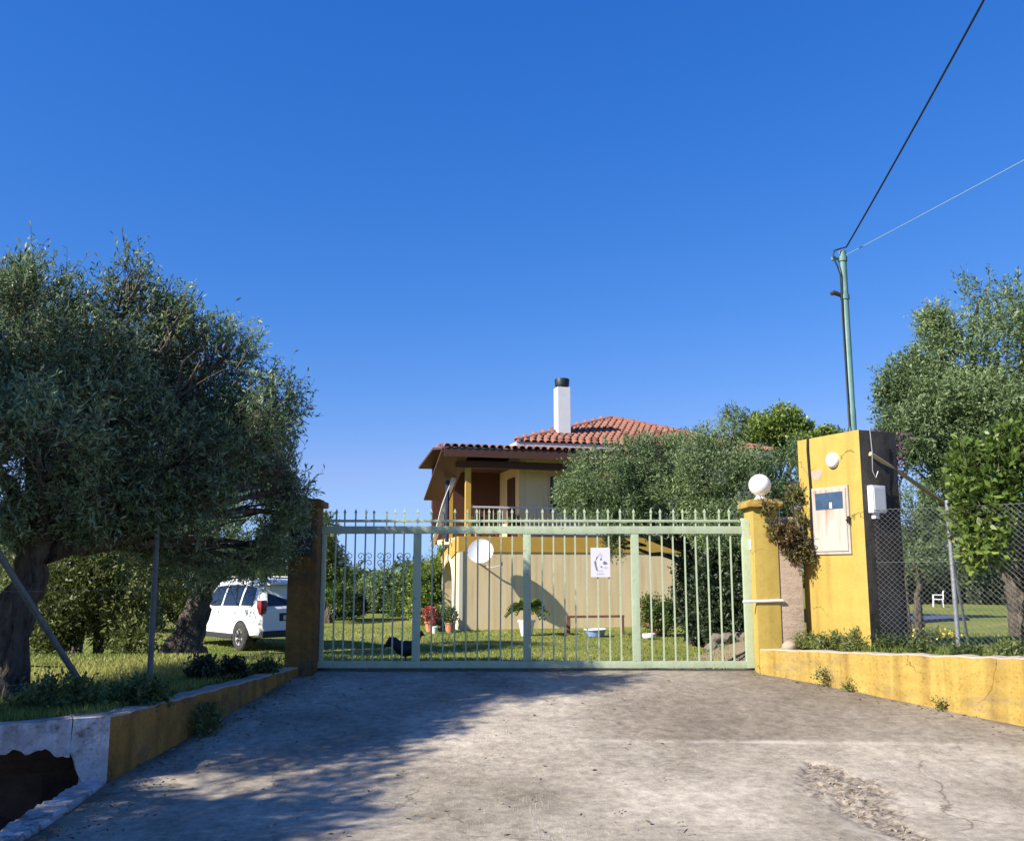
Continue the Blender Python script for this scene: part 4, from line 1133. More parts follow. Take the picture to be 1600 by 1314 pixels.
# rear window, lamps, plate recess, bumper
mb = MB(); mb.add([(0.075, -0.66, 1.10), (0.075, 0.66, 1.10), (0.255, 0.60, 1.52), (0.255, -0.60, 1.52)], [(0, 1, 2, 3)]); 
for i, v in enumerate(mb.v): mb.v[i] = (v[0] - 0.03, v[1], v[2])
cpart(mb, 'rear_window', 'glass')
mb = MB(); mb.box((-0.012, -0.36, 0.74), (0.006, 0.36, 0.93), 0.004); rec = cpart(mb, 'plate_recess', 'plastic_dark')
mb = MB(); mb.box((-0.02, -0.26, 0.765), (-0.0125, 0.26, 0.875)); mb.build('number_plate', M['plate'], rec)
for sgn in (1, -1):
    mb = MB(); a, b = (0.70, 0.855) if sgn > 0 else (-0.855, -0.70)
    mb.box((0.0, a, 0.90), (0.22, b, 1.24), 0.02); cpart(mb, 'tail_lamp', 'redlamp', smooth=True)
mb = MB(); mb.tube([(0.03, 0.0, 1.10), (0.075, 0.2, 1.2), (0.12, 0.38, 1.28)], 0.008, 5); cpart(mb, 'rear_wiper', 'plastic_dark')
mb = MB(); mb.box((0.02, -0.62, 1.60), (0.42, 0.62, 1.66), 0.02); cpart(mb, 'roof_spoiler', 'carpaint', smooth=True)
for sgn in (1, -1):
    mb = MB(); mb.box((1.33, min(sgn * .865, sgn * .915), .27), (3.2, max(sgn * .865, sgn * .915), .40), .02); cpart(mb, 'sill', 'plastic_dark', smooth=True)
mb = MB(); mb.box((-0.07, -0.82, 0.36), (0.16, 0.82, 0.52), 0.03); cpart(mb, 'bumper', 'plastic_dark', smooth=True)
for sgn in (1, -1):
    mb = MB(); mb.tube([(0.5, sgn * 0.60, 1.70), (0.6, sgn * 0.60, 1.77), (2.3, sgn * 0.60, 1.79), (2.5, sgn * 0.60, 1.73)], 0.018, 6); cpart(mb, 'roof_rail', 'rim', smooth=True)
    mb = MB(); mb.box((2.75, min(sgn * 0.90, sgn * 1.06), 1.0), (2.87, max(sgn * 0.90, sgn * 1.06), 1.14), 0.02); cpart(mb, 'mirror', 'carpaint', smooth=True)
    for x in (1.2, 2.1):
        mb = MB(); mb.box((x, min(sgn * 0.895, sgn * 0.93), 0.90), (x + 0.18, max(sgn * 0.895, sgn * 0.93), 0.93), 0.005); cpart(mb, 'door_handle', 'carpaint')
    for wx in (0.92, 3.60):
        mb = MB()   # arch liner
        ring = [(wx + 0.385 * math.cos(a), 0.36 + 0.385 * math.sin(a)) for a in np.linspace(-0.15, math.pi + 0.15, 20)]
        mb.prism(ring, sgn * 0.55, sgn * 0.907, 'y'); cpart(mb, 'wheel_arch', 'plastic_dark')
        wh = empty('wheel', (wx, sgn * 0.83 - W2, 0.345)); wh.parent = car
        mb = MB(); mb.lathe([(0.20, -0.11), (0.31, -0.11), (0.345, -0.08), (0.345, 0.08), (0.31, 0.11), (0.20, 0.11)], 28, cap=False)
        o = mb.build('tyre', M['tyre'], wh, True); o.rotation_euler = (math.pi / 2, 0, 0)
        mb = MB(); mb.lathe([(0.001, -0.06), (0.205, -0.095), (0.215, 0.0), (0.205, 0.095), (0.001, 0.06)], 20)
        o = mb.build('rim', M['rim'], wh, True); o.rotation_euler = (math.pi / 2, 0, 0)
        for q_ in range(5):
            a_q = q_ * 2 * math.pi / 5 + .3; mb = MB()
            mb.prism([(.07 * math.cos(a_q - .3), .07 * math.sin(a_q - .3)), (.18 * math.cos(a_q - .38), .18 * math.sin(a_q - .38)), (.18 * math.cos(a_q + .38), .18 * math.sin(a_q + .38)), (.07 * math.cos(a_q + .3), .07 * math.sin(a_q + .3))], sgn * .085, sgn * .101, 'y')
            mb.build('rim_slot', M['plastic_dark'], wh)

# ------------------------------------------------------------------ foliage
def unit(v): return v / np.maximum(np.linalg.norm(v, axis=-1, keepdims=True), 1e-9)


def noise3(p, seed, scale):
    r = np.random.default_rng(seed); out = np.zeros(len(p))
    for k in range(9):
        w = unit(r.normal(size=3)) * scale * r.uniform(0.6, 1.8)
        out += np.sin(p @ w + r.uniform(0, 6.28))
    return out / 3.0


def leaf_arrays(p, d, l, K, L, W, r, spread=0.95, droop=0.0):
    """leaves in K nodes along each twig; returns verts (M,4,3)"""
    n = len(p)
    t = (np.arange(K) + 0.6) / K
    c = p[:, None, :] + d[:, None, :] * (l[:, None] * t)[..., None]
    c[..., 2] -= droop * (t ** 2)[None, :] * l[:, None]
    ld = unit(d[:, None, :] * 0.55 + r.normal(size=(n, K, 3)) * 0.62 * spread)
    sd_ = unit(np.cross(ld, unit(r.normal(size=(n, K, 3)))))
    sc = r.uniform(0.5, 1.35, size=(n, K, 1))
    a = c; b = c + ld * L * sc
    m = c + ld * L * sc * 0.5 + np.cross(ld, sd_) * L * 0.06
    v = np.stack([a, m + sd_ * W * 0.5 * sc, b, m - sd_ * W * 0.5 * sc], 2)
    return v.reshape(-1, 4, 3)


def quads_object(name, V, mats, parent, rnd, midx=None, kind=None):
    me = bpy.data.meshes.new(name); n = len(V)
    me.vertices.add(n * 4); me.vertices.foreach_set('co', V.reshape(-1).astype(np.float32))
    me.loops.add(n * 4); me.loops.foreach_set('vertex_index', np.arange(n * 4, dtype=np.int32))
    me.polygons.add(n); me.polygons.foreach_set('loop_start', np.arange(0, n * 4, 4, dtype=np.int32))
    me.update(calc_edges=True)
    a = me.attributes.new('rnd', 'FLOAT', 'FACE'); a.data.foreach_set('value', rnd.astype(np.float32))
    for m in (mats if isinstance(mats, (list, tuple)) else [mats]): me.materials.append(m)
    if midx is not None: me.polygons.foreach_set('material_index', midx.astype(np.int32))
    o = bpy.data.objects.new(name, me); COL.objects.link(o)
    if parent is not None: o.parent = parent
    if kind: o['kind'] = kind
    return o


def crown(name, parent, lobes, ntw, K, L, W, m, seed, up=0.45, twl=(0.18, 0.42), gap=-0.35, nscale=2.6, twigs=True, shell=0.5, droop=0.0, spread=0.95, zmin=None):
    r = np.random.default_rng(seed)
    lo = np.array([list(q) for q in lobes], float)
    w = lo[:, 3] * lo[:, 4] + lo[:, 4] * lo[:, 5] + lo[:, 3] * lo[:, 5]; w /= w.sum()
    N_ = int(ntw * 1.7)
    idx = r.choice(len(lo), N_, p=w)
    u = unit(r.normal(size=(N_, 3)))
    rad = (shell + (1 - shell) * r.uniform(0, 1, N_)) ** 0.8
    rad *= 1 + 0.16 * noise3(u * 1.0 + lo[idx, :3], seed + 5, 3.2)
    p = lo[idx, :3] + u * rad[:, None] * lo[idx, 3:6]
    keep = noise3(p, seed + 1, nscale) > gap
    if zmin is not None: keep &= p[:, 2] > zmin
    p, u, idx = p[keep][:ntw], u[keep][:ntw], idx[keep][:ntw]
    upv = up * np.clip((u[:, 2] + 0.35) * 1.4, -0.8, 1.1) if up > 0 else np.full(len(u), up)
    d = unit(u * 0.75 + r.normal(size=u.shape) * 0.45 + np.stack([upv * 0, upv * 0, upv], 1))
    l = r.uniform(*twl, len(p)) * (1 + 0.8 * (r.uniform(0, 1, len(p)) > 0.93))
    p = p - d * l[:, None] * 0.5
    V = leaf_arrays(p, d, l, K, L, W, r, spread, droop)
    clump = np.clip(0.5 + 0.28 * noise3(p, seed + 2, nscale * 0.8), 0, 1)
    rnd = np.clip(np.repeat(clump, K) + r.normal(0, 0.2, len(V)), 0, 1)
    mid = np.zeros(len(V))
    if twigs:
        s_ = unit(np.cross(d, r.normal(size=d.shape))) * 0.004
        q = p - d * 0.1; e = p + d * l[:, None]
        T = np.stack([q + s_, e + s_ * 0.4, e - s_ * 0.4, q - s_], 1)
        V = np.concatenate([V, T]); rnd = np.concatenate([rnd, np.zeros(len(T))]); mid = np.concatenate([mid, np.ones(len(T))])
        return quads_object(name, V, [m, M['twig']], parent, rnd, mid)
    return quads_object(name, V, m, parent, rnd)


def limb(mb, a, b, r0, r1, n=10, seg=7, wob=0.12, seed=0):
    rr = random.Random(seed); a = Vector(a); b = Vector(b); pts = []; L_ = (b - a).length
    for i in range(seg + 1):
        f = i / seg; q = a.lerp(b, f)
        if 0 < i < seg: q = q + Vector((rr.uniform(-1, 1), rr.uniform(-1, 1), rr.uniform(-.5, .5))) * wob * L_ * 0.35
        pts.append(q)
    mb.tube(pts, [r0 + (r1 - r0) * (i / seg) ** 0.8 for i in range(seg + 1)], n, True, 0.22)


def tree(name, label, base, fork, lobes, ntw, K, L, W, m, seed, cat='tree', group=None, r0=0.2, bark='bark', root=True, **kw):
    """base/fork world points; lobes (x, y, z, rx, ry, rz) world"""
    b = Vector(base)
    T = empty(name, b, 0, label, cat, group)
    mb = MB(); f = Vector(fork) - b
    rr = random.Random(seed)
    pts = []; rad = []
    for i in range(15):
        t_ = i / 14
        q = f * t_ + Vector((rr.uniform(-1, 1), rr.uniform(-1, 1), 0)) * r0 * 0.16 * (0 < i < 14)
        pts.append(q); rad.append(r0 * (1.35 - 0.75 * t_ + (0.75 * (1 - t_ * 5) if t_ < 0.2 and root else 0)))
    pts[0] = pts[0] - Vector((0, 0, 0.15))
    NS = 26
    mb.tube(pts, rad, NS, True, 0.10)
    f1, f2 = rr.uniform(0, 6), rr.uniform(0, 6)
    for i in range(len(pts)):
        for k in range(NS):
            a = 2 * math.pi * k / NS; q = Vector(mb.v[i * NS + k]); t_ = i / (len(pts) - 1)
            g_ = 1 + (0.16 * math.sin(3 * a + f1 + t_ * 2.6) + 0.11 * math.sin(7 * a + f2 - t_ * 3.0) + 0.05 * math.sin(13 * a + f1 * 2)) * (1.25 - 0.6 * t_)
            mb.v[i * NS + k] = tuple(pts[i] + (q - pts[i]) * g_)
    for i, q in enumerate(lobes):
        c = Vector(q[:3]) - b
        limb(mb, f * rr.uniform(0.8, 1.0), c, r0 * 0.5, r0 * 0.12, 7, 7, 0.14, seed + i)
        for k in range(3):
            e = c + Vector((rr.uniform(-1, 1) * q[3], rr.uniform(-1, 1) * q[4], rr.uniform(-.4, 1) * q[5])) * 0.75
            limb(mb, (f * 0.4 + c * 0.6), e, r0 * 0.16, r0 * 0.04, 5, 5, 0.14, seed + 31 * i + k)
    mb.build('trunk', M[bark], T, 'all')
    lo = [(q[0] - b.x, q[1] - b.y, q[2] - b.z, *q[3:6]) for q in lobes]
    crown('crown', T, lo, ntw, K, L, W, M[m], seed, **kw)
    return T


def lob(u, v, d, r, rz=None, ry=None):
    p = at(u, v, d); return (p.x, p.y, p.z, r, ry or r, rz or r)


# the large olive beside the drive
tree('olive_tree', 'large dark olive tree with a leaning trunk beside the drive', (-4.62, 8.5, 0.03), (-4.30, 8.6, 1.55),
     [lob(40, 520, 9.0, .80, .85), lob(205, 520, 9.1, .66, .75), lob(290, 590, 9.2, .70), lob(110, 640, 8.7, .95), lob(240, 700, 9.0, .85), lob(375, 690, 9.4, .56, .6),
      lob(410, 760, 9.6, .42, .55), lob(320, 790, 9.4, .55), lob(35, 440, 9.0, .20, .42), lob(200, 440, 9.1, .30, .40), lob(275, 490, 9.2, .28, .3), lob(-150, 600, 9.0, 1.15), lob(-60, 760, 8.0, .8, .7),
      lob(150, 770, 8.6, .62, .45), lob(60, 700, 7.8, .65), lob(430, 800, 10.4, .45, .5), lob(455, 765, 10.2, .30, .32), lob(300, 850, 10.2, .5, .4), lob(220, 820, 9.8, .5, .32), lob(420, 870, 10.9, .35, .3), lob(350, 880, 11, .4, .28), lob(120, 820, 8.6, .3, .2), lob(395, 850, 10.5, .42, .38), lob(445, 735, 10.0, .36, .4), lob(350, 560, 9.3, .4), lob(420, 640, 9.5, .42), lob(180, 640, 10.4, 1.1), lob(330, 700, 10.5, .7), lob(-50, 560, 10.5, 1.2)],
     12000, 15, 0.062, 0.016, 'olive', 21, r0=0.17, up=0.55, twl=(0.2, 0.42), gap=-0.45, nscale=2.8)
# its neighbour beyond the frame, which throws the foreground shade
tree('olive_tree', 'olive tree standing by the road ditch outside the picture', (-7.4, 5.9, 0.0), (-7.1, 5.5, 1.7),
     [(-6.75, 4.4, 3.3, 1.1, 1.1, .85), (-6.7, 3.4, 3.3, .8, .8, .75), (-7.4, 5.2, 3.5, 1.4, 1.4, 1.0), (-6.9, 2.9, 3.4, 1.0, .9, .8), (-5.75, 6.0, 3.2, .9, .9, .7), (-6.4, 6.6, 3.3, 1.1, 1.1, .8), (-7.3, 2.2, 3.3, 1.0, 1.0, .8), (-5.15, 6.6, 3.15, .55, .6, .5), (-5.55, 4.0, 3.3, .22, .3, .2), (-6.6, 7.6, 2.9, .8, .8, .7), (-7.0, 6.2, 4.6, 1.1, 1.1, .8), (-7.9, 5.6, 4.8, 1.2, 1.2, .9), (-6.7, 7.2, 4.3, .8, .8, .7), (-5.45, 6.8, 5.1, .6, .5, .45), (-6.1, 6.6, 5.1, .8, .7, .55)],
     9000, 13, 0.085, 0.024, 'olive', 33, r0=0.22, shell=0.2, gap=-0.8, twigs=False)
# second trunk beside the car
p2 = at(290, 1022, 21.5)
tree('olive_tree', 'gnarled olive tree standing just in front of the white car', (p2.x, p2.y, HZ + 0.06), (p2.x + 0.35, p2.y + 0.1, 1.05),
     [lob(300, 800, 21.5, 1.5, 1.2), lob(390, 790, 21.6, 1.3, 1.15), lob(440, 840, 21.8, .75, .75), lob(215, 865, 20.4, .6, .6), lob(340, 850, 21, .9, .65), lob(370, 720, 22, 1.4), lob(400, 885, 21.4, .5, .45)],
     5200, 12, 0.085, 0.025, 'olive', 45, r0=0.27, gap=-0.55, twigs=False)
# shrub between the trunks
ps = at(150, 1050, 14.5)
tree('leafy_shrub', 'leafy green shrub on the lawn between the two olive trunks', (ps.x, ps.y, -0.2), (ps.x, ps.y, 0.35),
     [lob(120, 930, 14.5, .62, .7), lob(190, 960, 14.6, .5, .55), lob(80, 985, 14.4, .45, .45), lob(140, 880, 14.8, .5, .45), lob(205, 1010, 14.2, .35, .33), lob(100, 870, 15, .4)],
     2300, 10, 0.085, 0.030, 'yellow_green', 51, cat='shrub', r0=0.06, root=False, gap=-0.5, twigs=False)
# trees beyond on the left
bgl = [
    ('tree', 'sunlit yellow green tree behind the leafy shrub', 120, 19.5, [(110, 880, 1.0, .9), (170, 850, .9, .8), (60, 860, .8, .9), (220, 900, .8, .7), (150, 940, .8, .6)], 'yellow_green'),
    ('tree', 'pale green tree left of the car trunk under the dark crown', 245, 31, [(230, 900, 1.4, 1.2), (290, 880, 1.2, 1.1), (260, 950, 1.0, .8), (200, 930, 1.1, 1)], 'yellow_green'),
    ('tree', 'dark green tree far behind the parked car', 380, 42, [(360, 890, 1.8, 1.6), (420, 900, 1.6, 1.3), (310, 900, 1.6, 1.3), (460, 890, 1.3, 1.3)], 'green'),
    ('tree', 'tall dark tree directly behind the shaded gate pillar', 512, 36, [(500, 880, .9, 1.2), (520, 910, .8, .9), (495, 830, .7, .9), (535, 935, .7, .6)], 'green'),
    ('tree', 'grey green olive seen through the middle of the left gate panel', 590, 44, [(580, 935, .9, .85), (600, 925, .8, .9), (620, 940, .8, .8)], 'olive_grey'),
    ('tree', 'dark olive near the house seen through the gate', 640, 40, [(640, 930, .8, 1.1), (655, 905, .6, .9), (630, 950, .7, .7)], 'green'),
    ('tree', 'far tree at the left edge behind the leaning trunk', 20, 34, [(10, 900, 1.6, 1.5), (60, 920, 1.3, 1.2), (-40, 880, 1.6, 1.6)], 'olive_grey'),
]
for i, (nm, lb, u, d_, ls, mm) in enumerate(bgl):
    b = at(u, 960, d_)
    tree(nm, lb, (b.x, d_, HZ), (b.x + 0.1, d_, 0.1), [lob(a, c, d_ + random.uniform(-.6, .6), e, f_) for a, c, e, f_ in ls], 1700 if d_ > 25 else 2200, 9, 0.15 if d_ > 25 else 0.10, 0.055 if d_ > 25 else 0.035, mm, 60 + i, group='trees at the back of the lawn', r0=0.13, root=False, gap=-0.6, twigs=False, twl=(0.3, 0.6))
# bright shrub by the house corner
b = at(668, 975, 34)
tree('evergreen_shrub', 'bright green tall shrub beside the arched corner of the house', (b.x, 34, HZ), (b.x, 34, 0.0), [lob(668, 890, 34, .55, .9), lob(672, 930, 34, .6, .8), lob(662, 950, 34, .55, .6), lob(676, 865, 34, .4, .6)], 1700, 9, 0.12, 0.05, 'citrus', 80, cat='shrub', r0=0.07, root=False, gap=-0.7, twigs=False)
# clipped hedge
hd_ = empty('clipped_hedge', (at(525, 960, 38).x, 38, HZ), 0, 'low clipped dark hedge at the back of the lawn', 'hedge')
crown('foliage', hd_, [(-0.6, 0, .55, .6, .5, .5), (0.1, 0, .6, .6, .5, .5), (0.7, 0, .55, .5, .5, .45)], 1500, 8, 0.1, 0.05, M['dark_leaf'], 82, gap=-1.5, twigs=False)

# olives in front of the house
b = at(985, 985, 25)
tree('olive_tree', 'rounded grey green olive in front of the house wall', (b.x + 1.95, 26, HZ), (b.x + 1.85, 25.6, 1.75),
     [lob(950, 745, 25, 1.15, 1.05), lob(1010, 725, 25, 1.05, .9), lob(1040, 790, 24.6, 1.1, .9), lob(900, 775, 25.3, .75, .55), lob(980, 800, 24.6, .9, .65), lob(1050, 720, 25.4, .9), lob(1030, 840, 24.5, .42, .45), lob(960, 850, 25.5, .3, .4)],
     5200, 12, 0.085, 0.026, 'olive_grey', 90, r0=0.20, gap=-0.6, twigs=False)
b = at(1130, 990, 24)
tree('olive_tree', 'broad olive with a dark underside behind the yellow gate pillar', (b.x, 24, HZ), (b.x + .1, 24, 0.9),
     [lob(1110, 740, 24, 1.0, .95), lob(1180, 760, 24, 1.1, 1.0), lob(1120, 820, 23.6, .9, .7), lob(1230, 740, 24.2, .8), lob(1190, 830, 24, .8), lob(1090, 700, 24.4, .6), lob(1145, 670, 24.5, .42, .6), lob(1270, 790, 24, .8), lob(1150, 870, 23.6, .55, .5)],
     5200, 12, 0.085, 0.026, 'olive_grey', 95, r0=0.22, gap=-0.6, twigs=False)
b = at(1215, 960, 36)
tree('tree', 'bright green bushy tree rising behind the olives beside the house', (b.x, 36, HZ), (b.x, 36, 2.5), [lob(1190, 680, 36, .9, .8), lob(1225, 665, 36, .9, .8), lob(1250, 690, 36, 1.0), lob(1290, 690, 36, .8, .6), lob(1170, 700, 36, .8)], 2600, 10, 0.13, 0.065, 'citrus', 99, r0=0.18, root=False, gap=-0.45, twigs=False)
# dark shrubs under the second olive
for i, (u, v, d_, r, rz, mm, lb) in enumerate([(1084, 920, 25.0, .48, 1.35, 'dark_leaf', 'tall dark shrub at the right end of the cream wall'), (1118, 925, 23.4, .5, 1.25, 'dark_leaf', 'dark shrub below the olive seen through the last gate panel'), (1155, 930, 23.3, .5, 1.15, 'dark_leaf', 'dark shrub just behind the end stile of the gate'), (1100, 890, 27.5, .7, 1.5, 'green', 'greener shrub behind the dark shrubs beside the cream wall')]):
    c = at(u, v, d_); T = empty('dark_shrub', (c.x, d_, HZ), 0, lb, 'shrub')
    crown('foliage', T, [(0, 0, c.z - HZ, r, r, rz), (r * .3, -.1, (c.z - HZ) * .5, r * .9, r, rz * .6)], 1100, 9, 0.11, 0.045, M[mm], 110 + i, gap=-1.2, twigs=False, zmin=0.0)
    mb = MB()
    for k in range(4): limb(mb, (random.uniform(-.1, .1), random.uniform(-.1, .1), -0.05), (random.uniform(-.4, .4), random.uniform(-.3, .3), c.z - HZ), .03, .012, 5, 5, .1, k)
    mb.build('stem', M['bark'], T, 'all')
# rockery
rk = [(1112, 980), (1126, 972), (1143, 978), (1158, 982), (1133, 958), (1150, 962), (1163, 968), (1118, 962)]
for i, (u, v) in enumerate(rk):
    c = at(u, v, 22.7 + (i % 3) * .12); bm = bmesh.new(); bmesh.ops.create_icosphere(bm, subdivisions=2, radius=1)
    rr = random.Random(i)
    for w in bm.verts:
        w.co = Vector((w.co.x * .17, w.co.y * .16, w.co.z * .15)) * rr.uniform(0.75, 1.2)
    mb = MB(); mb.bm(bm); o = mb.build('rock', M['stone']); o.location = (c.x, c.y, min(c.z, HZ + (.12 if i < 4 else .34)))
    tag(o, ['leftmost bottom rock of the low stone heap behind the gate', 'second bottom rock from the left in the low stone heap', 'third bottom rock from the left in the low stone heap', 'rightmost bottom rock of the low stone heap by the end stile', 'upper rock in the middle of the low stone heap', 'upper rock right of the middle in the low stone heap', 'upper rock nearest the end stile in the low stone heap', 'leftmost upper rock of the low stone heap'][i], 'rock', 'rocks of the low stone heap behind the gate')

# right hand side trees
tree('olive_tree', 'big olive tree rising behind the wire fence beside the meter pillar', (8.9, 16.2, -0.15), (8.6, 16.1, 1.3),
     [lob(1560, 555, 16, 1.05), lob(1455, 640, 15.8, .75, .7), lob(1510, 720, 15.6, .95), lob(1425, 590, 15.9, .38, .45), lob(1600, 480, 16, .6, .5), lob(1680, 620, 16.2, 1.5), lob(1445, 720, 15.6, .5, .55), lob(1530, 470, 16.2, .42, .4), lob(1400, 640, 15.8, .35, .4), lob(1480, 560, 16.2, .6), lob(1620, 760, 15.8, 1.2), lob(1460, 500, 16, .3, .3), lob(1430, 680, 15.4, .55), lob(1480, 640, 15.3, .6), lob(1390, 600, 15.8, .25), lob(1540, 640, 15.2, .7)],
     12500, 13, 0.080, 0.023, 'olive_grey', 120, r0=0.24, gap=-0.42, twigs=False)
tree('citrus_tree', 'bright green leafy citrus tree overhanging the wire fence', (5.75, 10.6, 0.25), (5.7, 10.4, 1.0),
     [lob(1560, 760, 10.0, .44, .46), lob(1600, 720, 10.1, .42), lob(1530, 800, 9.9, .33, .37), lob(1585, 840, 9.8, .39, .32), lob(1640, 790, 10, .55), lob(1510, 730, 10.2, .2, .28), lob(1525, 860, 9.7, .16, .18)],
     1750, 8, 0.085, 0.042, 'citrus', 130, r0=0.06, root=False, gap=-0.42, twl=(.15, .3))
tree('tree', 'grey green slender olive behind the dark side of the meter pillar', (at(1432, 950, 24).x, 24, HZ), (at(1435, 950, 24).x, 24, 0.6), [lob(1425, 800, 24, .75, .9), lob(1460, 830, 24, .7, .6), lob(1440, 870, 24, .6, .45), lob(1475, 780, 24, .6)], 1900, 11, 0.09, 0.026, 'olive_grey', 140, r0=0.12, root=False, gap=-0.3, twigs=False)
for i, (u, d_, w, h, lb) in enumerate([(1420, 55, 2.2, 3.0, 'dark hedge clump behind the white garden chair'), (1500, 57, 2.4, 2.6, 'dark hedge clump behind the fence post'), (1580, 55, 2.3, 2.7, 'dark hedge clump at the right edge of the far lawn'), (1660, 54, 2.3, 2.8, 'dark hedge clump beyond the right edge'), (1345, 55, 2.4, 3.2, 'dark hedge clump hidden behind the meter pillar')]):
    b = at(u, 940, d_); T = empty('hedge_clump', (b.x, d_, HZ), 0, lb, 'hedge', 'dark hedge at the far end of the lawn')
    crown('foliage', T, [(0, 0, h * .42, w * .8, 1.2, h * .5), (w * .5, .3, h * .4, w * .6, 1.0, h * .42), (-w * .5, -.2, h * .36, w * .6, 1.0, h * .4)], 1500, 9, 0.2, 0.09, M['dark_leaf'], 150 + i, gap=-1.4, twigs=False, twl=(.3, .7), zmin=0)
for i, (u, d_, ls) in enumerate([(1470, 66, [(1440, 880, 2.5, 2.2), (1500, 860, 2.6, 2.5), (1550, 880, 2.4, 2.0)]), (1620, 64, [(1600, 860, 2.5, 2.6), (1660, 870, 2.5, 2.2)])]):
    b = at(u, 940, d_)
    tree('tree', ['far grey tree above the dark hedge and white chair', 'far grey tree above the hedge at the right edge'][i], (b.x, d_, HZ), (b.x, d_, 1.2), [lob(a, c, d_, e, f_) for a, c, e, f_ in ls], 1700, 9, 0.24, 0.1, 'green', 170 + i, group='far trees on the right', r0=0.2, root=False, gap=-0.6, twigs=False, twl=(.4, .8))
# bougainvillea behind the meter pillar
c = at(1395, 690, 13.4)
tree('bougainvillea', 'sprig of pinkish bougainvillea behind the top of the meter pillar', (c.x + .1, 13.5, 0.1), (c.x, 13.4, 2.2), [(c.x, 13.4, c.z, .28, .2, .2), (c.x - .25, 13.4, c.z - .05, .2, .2, .15), (c.x + .2, 13.4, c.z + .1, .18, .2, .16), (c.x - .1, 13.4, c.z - .4, .2, .2, .3)], 170, 7, 0.055, 0.04, 'pink_petal', 180, cat='shrub', r0=0.025, root=False, twigs=False, gap=-.5, twl=(.1, .2))

# creeper hanging over the rendered post
cr = empty('creeper', (3.2, 11.0, 0.27), 0, 'rusty green creeper hanging from the yellow pillar over the bare post', 'plant')
lo = [lob(1212, 800, 10.92, .12, .10), lob(1240, 800, 11.0, .14, .13), lob(1232, 838, 10.92, .13, .15), lob(1254, 858, 10.92, .10, .13), lob(1213, 828, 10.88, .09, .11), lob(1238, 870, 10.88, .08, .09), lob(1198, 792, 10.88, .06, .05), lob(1243, 775, 11.1, .11, .10)]
crown('foliage', cr, [(q[0] - 3.2, q[1] - 11.0, q[2] - 0.27, *q[3:]) for q in lo], 620, 9, 0.042, 0.022, M['creeper'], 190, up=-0.6, twl=(.08, .2), gap=-.5, nscale=9)
mb = MB()
for k in range(3):
    limb(mb, (0.12 + .03 * k, 0.30, -0.02), (0.05 + .05 * k, 0.28, 1.55), .012, .009, 5, 8, .03, 200 + k)
    limb(mb, (0.05 + .05 * k, 0.28, 1.53), (-.02 + .08 * k, -.06, 1.35 - .1 * k), .009, .004, 5, 6, .1, 210 + k)
mb.build('stem', M['twig'], cr, 'all')

# ------------------------------------------------------------------ ground plants
def clump(name, label, loc, lobes, n, K, L, W, m, seed, cat='plant', group=None, **kw):
    T = empty(name, loc, 0, label, cat, group)
    crown('foliage', T, lobes, n, K, L, W, M[m], seed, **{**dict(gap=-0.9, nscale=6, twigs=False, twl=(.06, .16), zmin=-.02), **kw})
    return T
def wall_pt(f, off=0.3, z=None):
    a = Vector(RWALL[0]); b = Vector(RWALL[1]); p = a.lerp(b, f); dd_ = (b - a).normalized(); nn = Vector((-dd_.y, dd_.x)); nn = nn if nn.x > 0 else -nn
    p = p + nn * off; return (p.x, p.y, float(H(p.x, p.y)) - 0.01)
for i, (f, off, r, h, lb) in enumerate([(0.26, .30, .13, .13, 'bushy green weed at the foot of the yellow meter pillar'), (0.36, .36, .13, .15, 'dense low weed in front of the meter pillar corner'), (0.48, .40, .14, .13, 'weed clump below the dark side of the meter pillar'), (0.62, .38, .13, .10, 'small weed clump just before the fence post'), (0.78, .34, .12, .10, 'weed clump right behind the fence post base'), (0.92, .36, .15, .14, 'pale weed clump near the right end of the yellow wall'), (0.13, .38, .09, .10, 'small weed beside the bare rendered post')]):
    clump('weed_clump', lb, wall_pt(f, off), [(0, 0, h * .5, r, r, h), (r * .7, .02, h * .4, r * .7, r * .7, h * .7), (-r * .7, -.02, h * .4, r * .7, r * .7, h * .7)], 190, 8, 0.045, 0.014, 'weed', 210 + i, group='weeds along the top of the yellow wall')
for i, (f, zz, lb) in enumerate([(0.30, 0.02, 'straggly weed sprouting from the foot of the yellow wall'), (0.40, -0.06, 'tiny weed at the foot of the yellow wall'), (0.74, -0.24, 'yellowish tuft low on the yellow wall')]):
    p = wall_pt(f, -0.05); z0 = float(ramp_z(p[1])) + .01
    clump('wall_weed', lb, (p[0], p[1], z0), [(0, 0, .08, .09, .05, .09), (-.06, 0, .12, .05, .04, .08)] if i == 0 else [(0, 0, .05, .05, .04, .05)], 40 if i == 0 else 22, 6, 0.035, 0.010, 'weed', 230 + i, group='weeds at the foot of the yellow wall')
p = wall_pt(.11, .12); bm = bmesh.new(); bmesh.ops.create_icosphere(bm, subdivisions=2, radius=1)
for w in bm.verts: w.co = Vector((w.co.x * .09, w.co.y * .08, w.co.z * .06)) * random.uniform(.88, 1.1)
mb = MB(); mb.bm(bm); o = mb.build('stone', M['raw_render'], None, 'all'); o.location = (p[0], p[1], 0.31); tag(o, 'smooth pinkish stone lying on the end of the yellow wall', 'stone')
# little yellow flowers by the fence
T = clump('wildflowers', 'yellow wildflowers on the bank beside the meter pillar', wall_pt(.56, .9), [(0, 0, .12, .3, .3, .1)], 130, 7, .05, .012, 'weed', 240)
crown('blossom', T, [(0, 0, .2, .3, .3, .05)], 26, 6, .022, .02, M['yellow_petal'], 241, twigs=False, twl=(.01, .03), gap=-2)
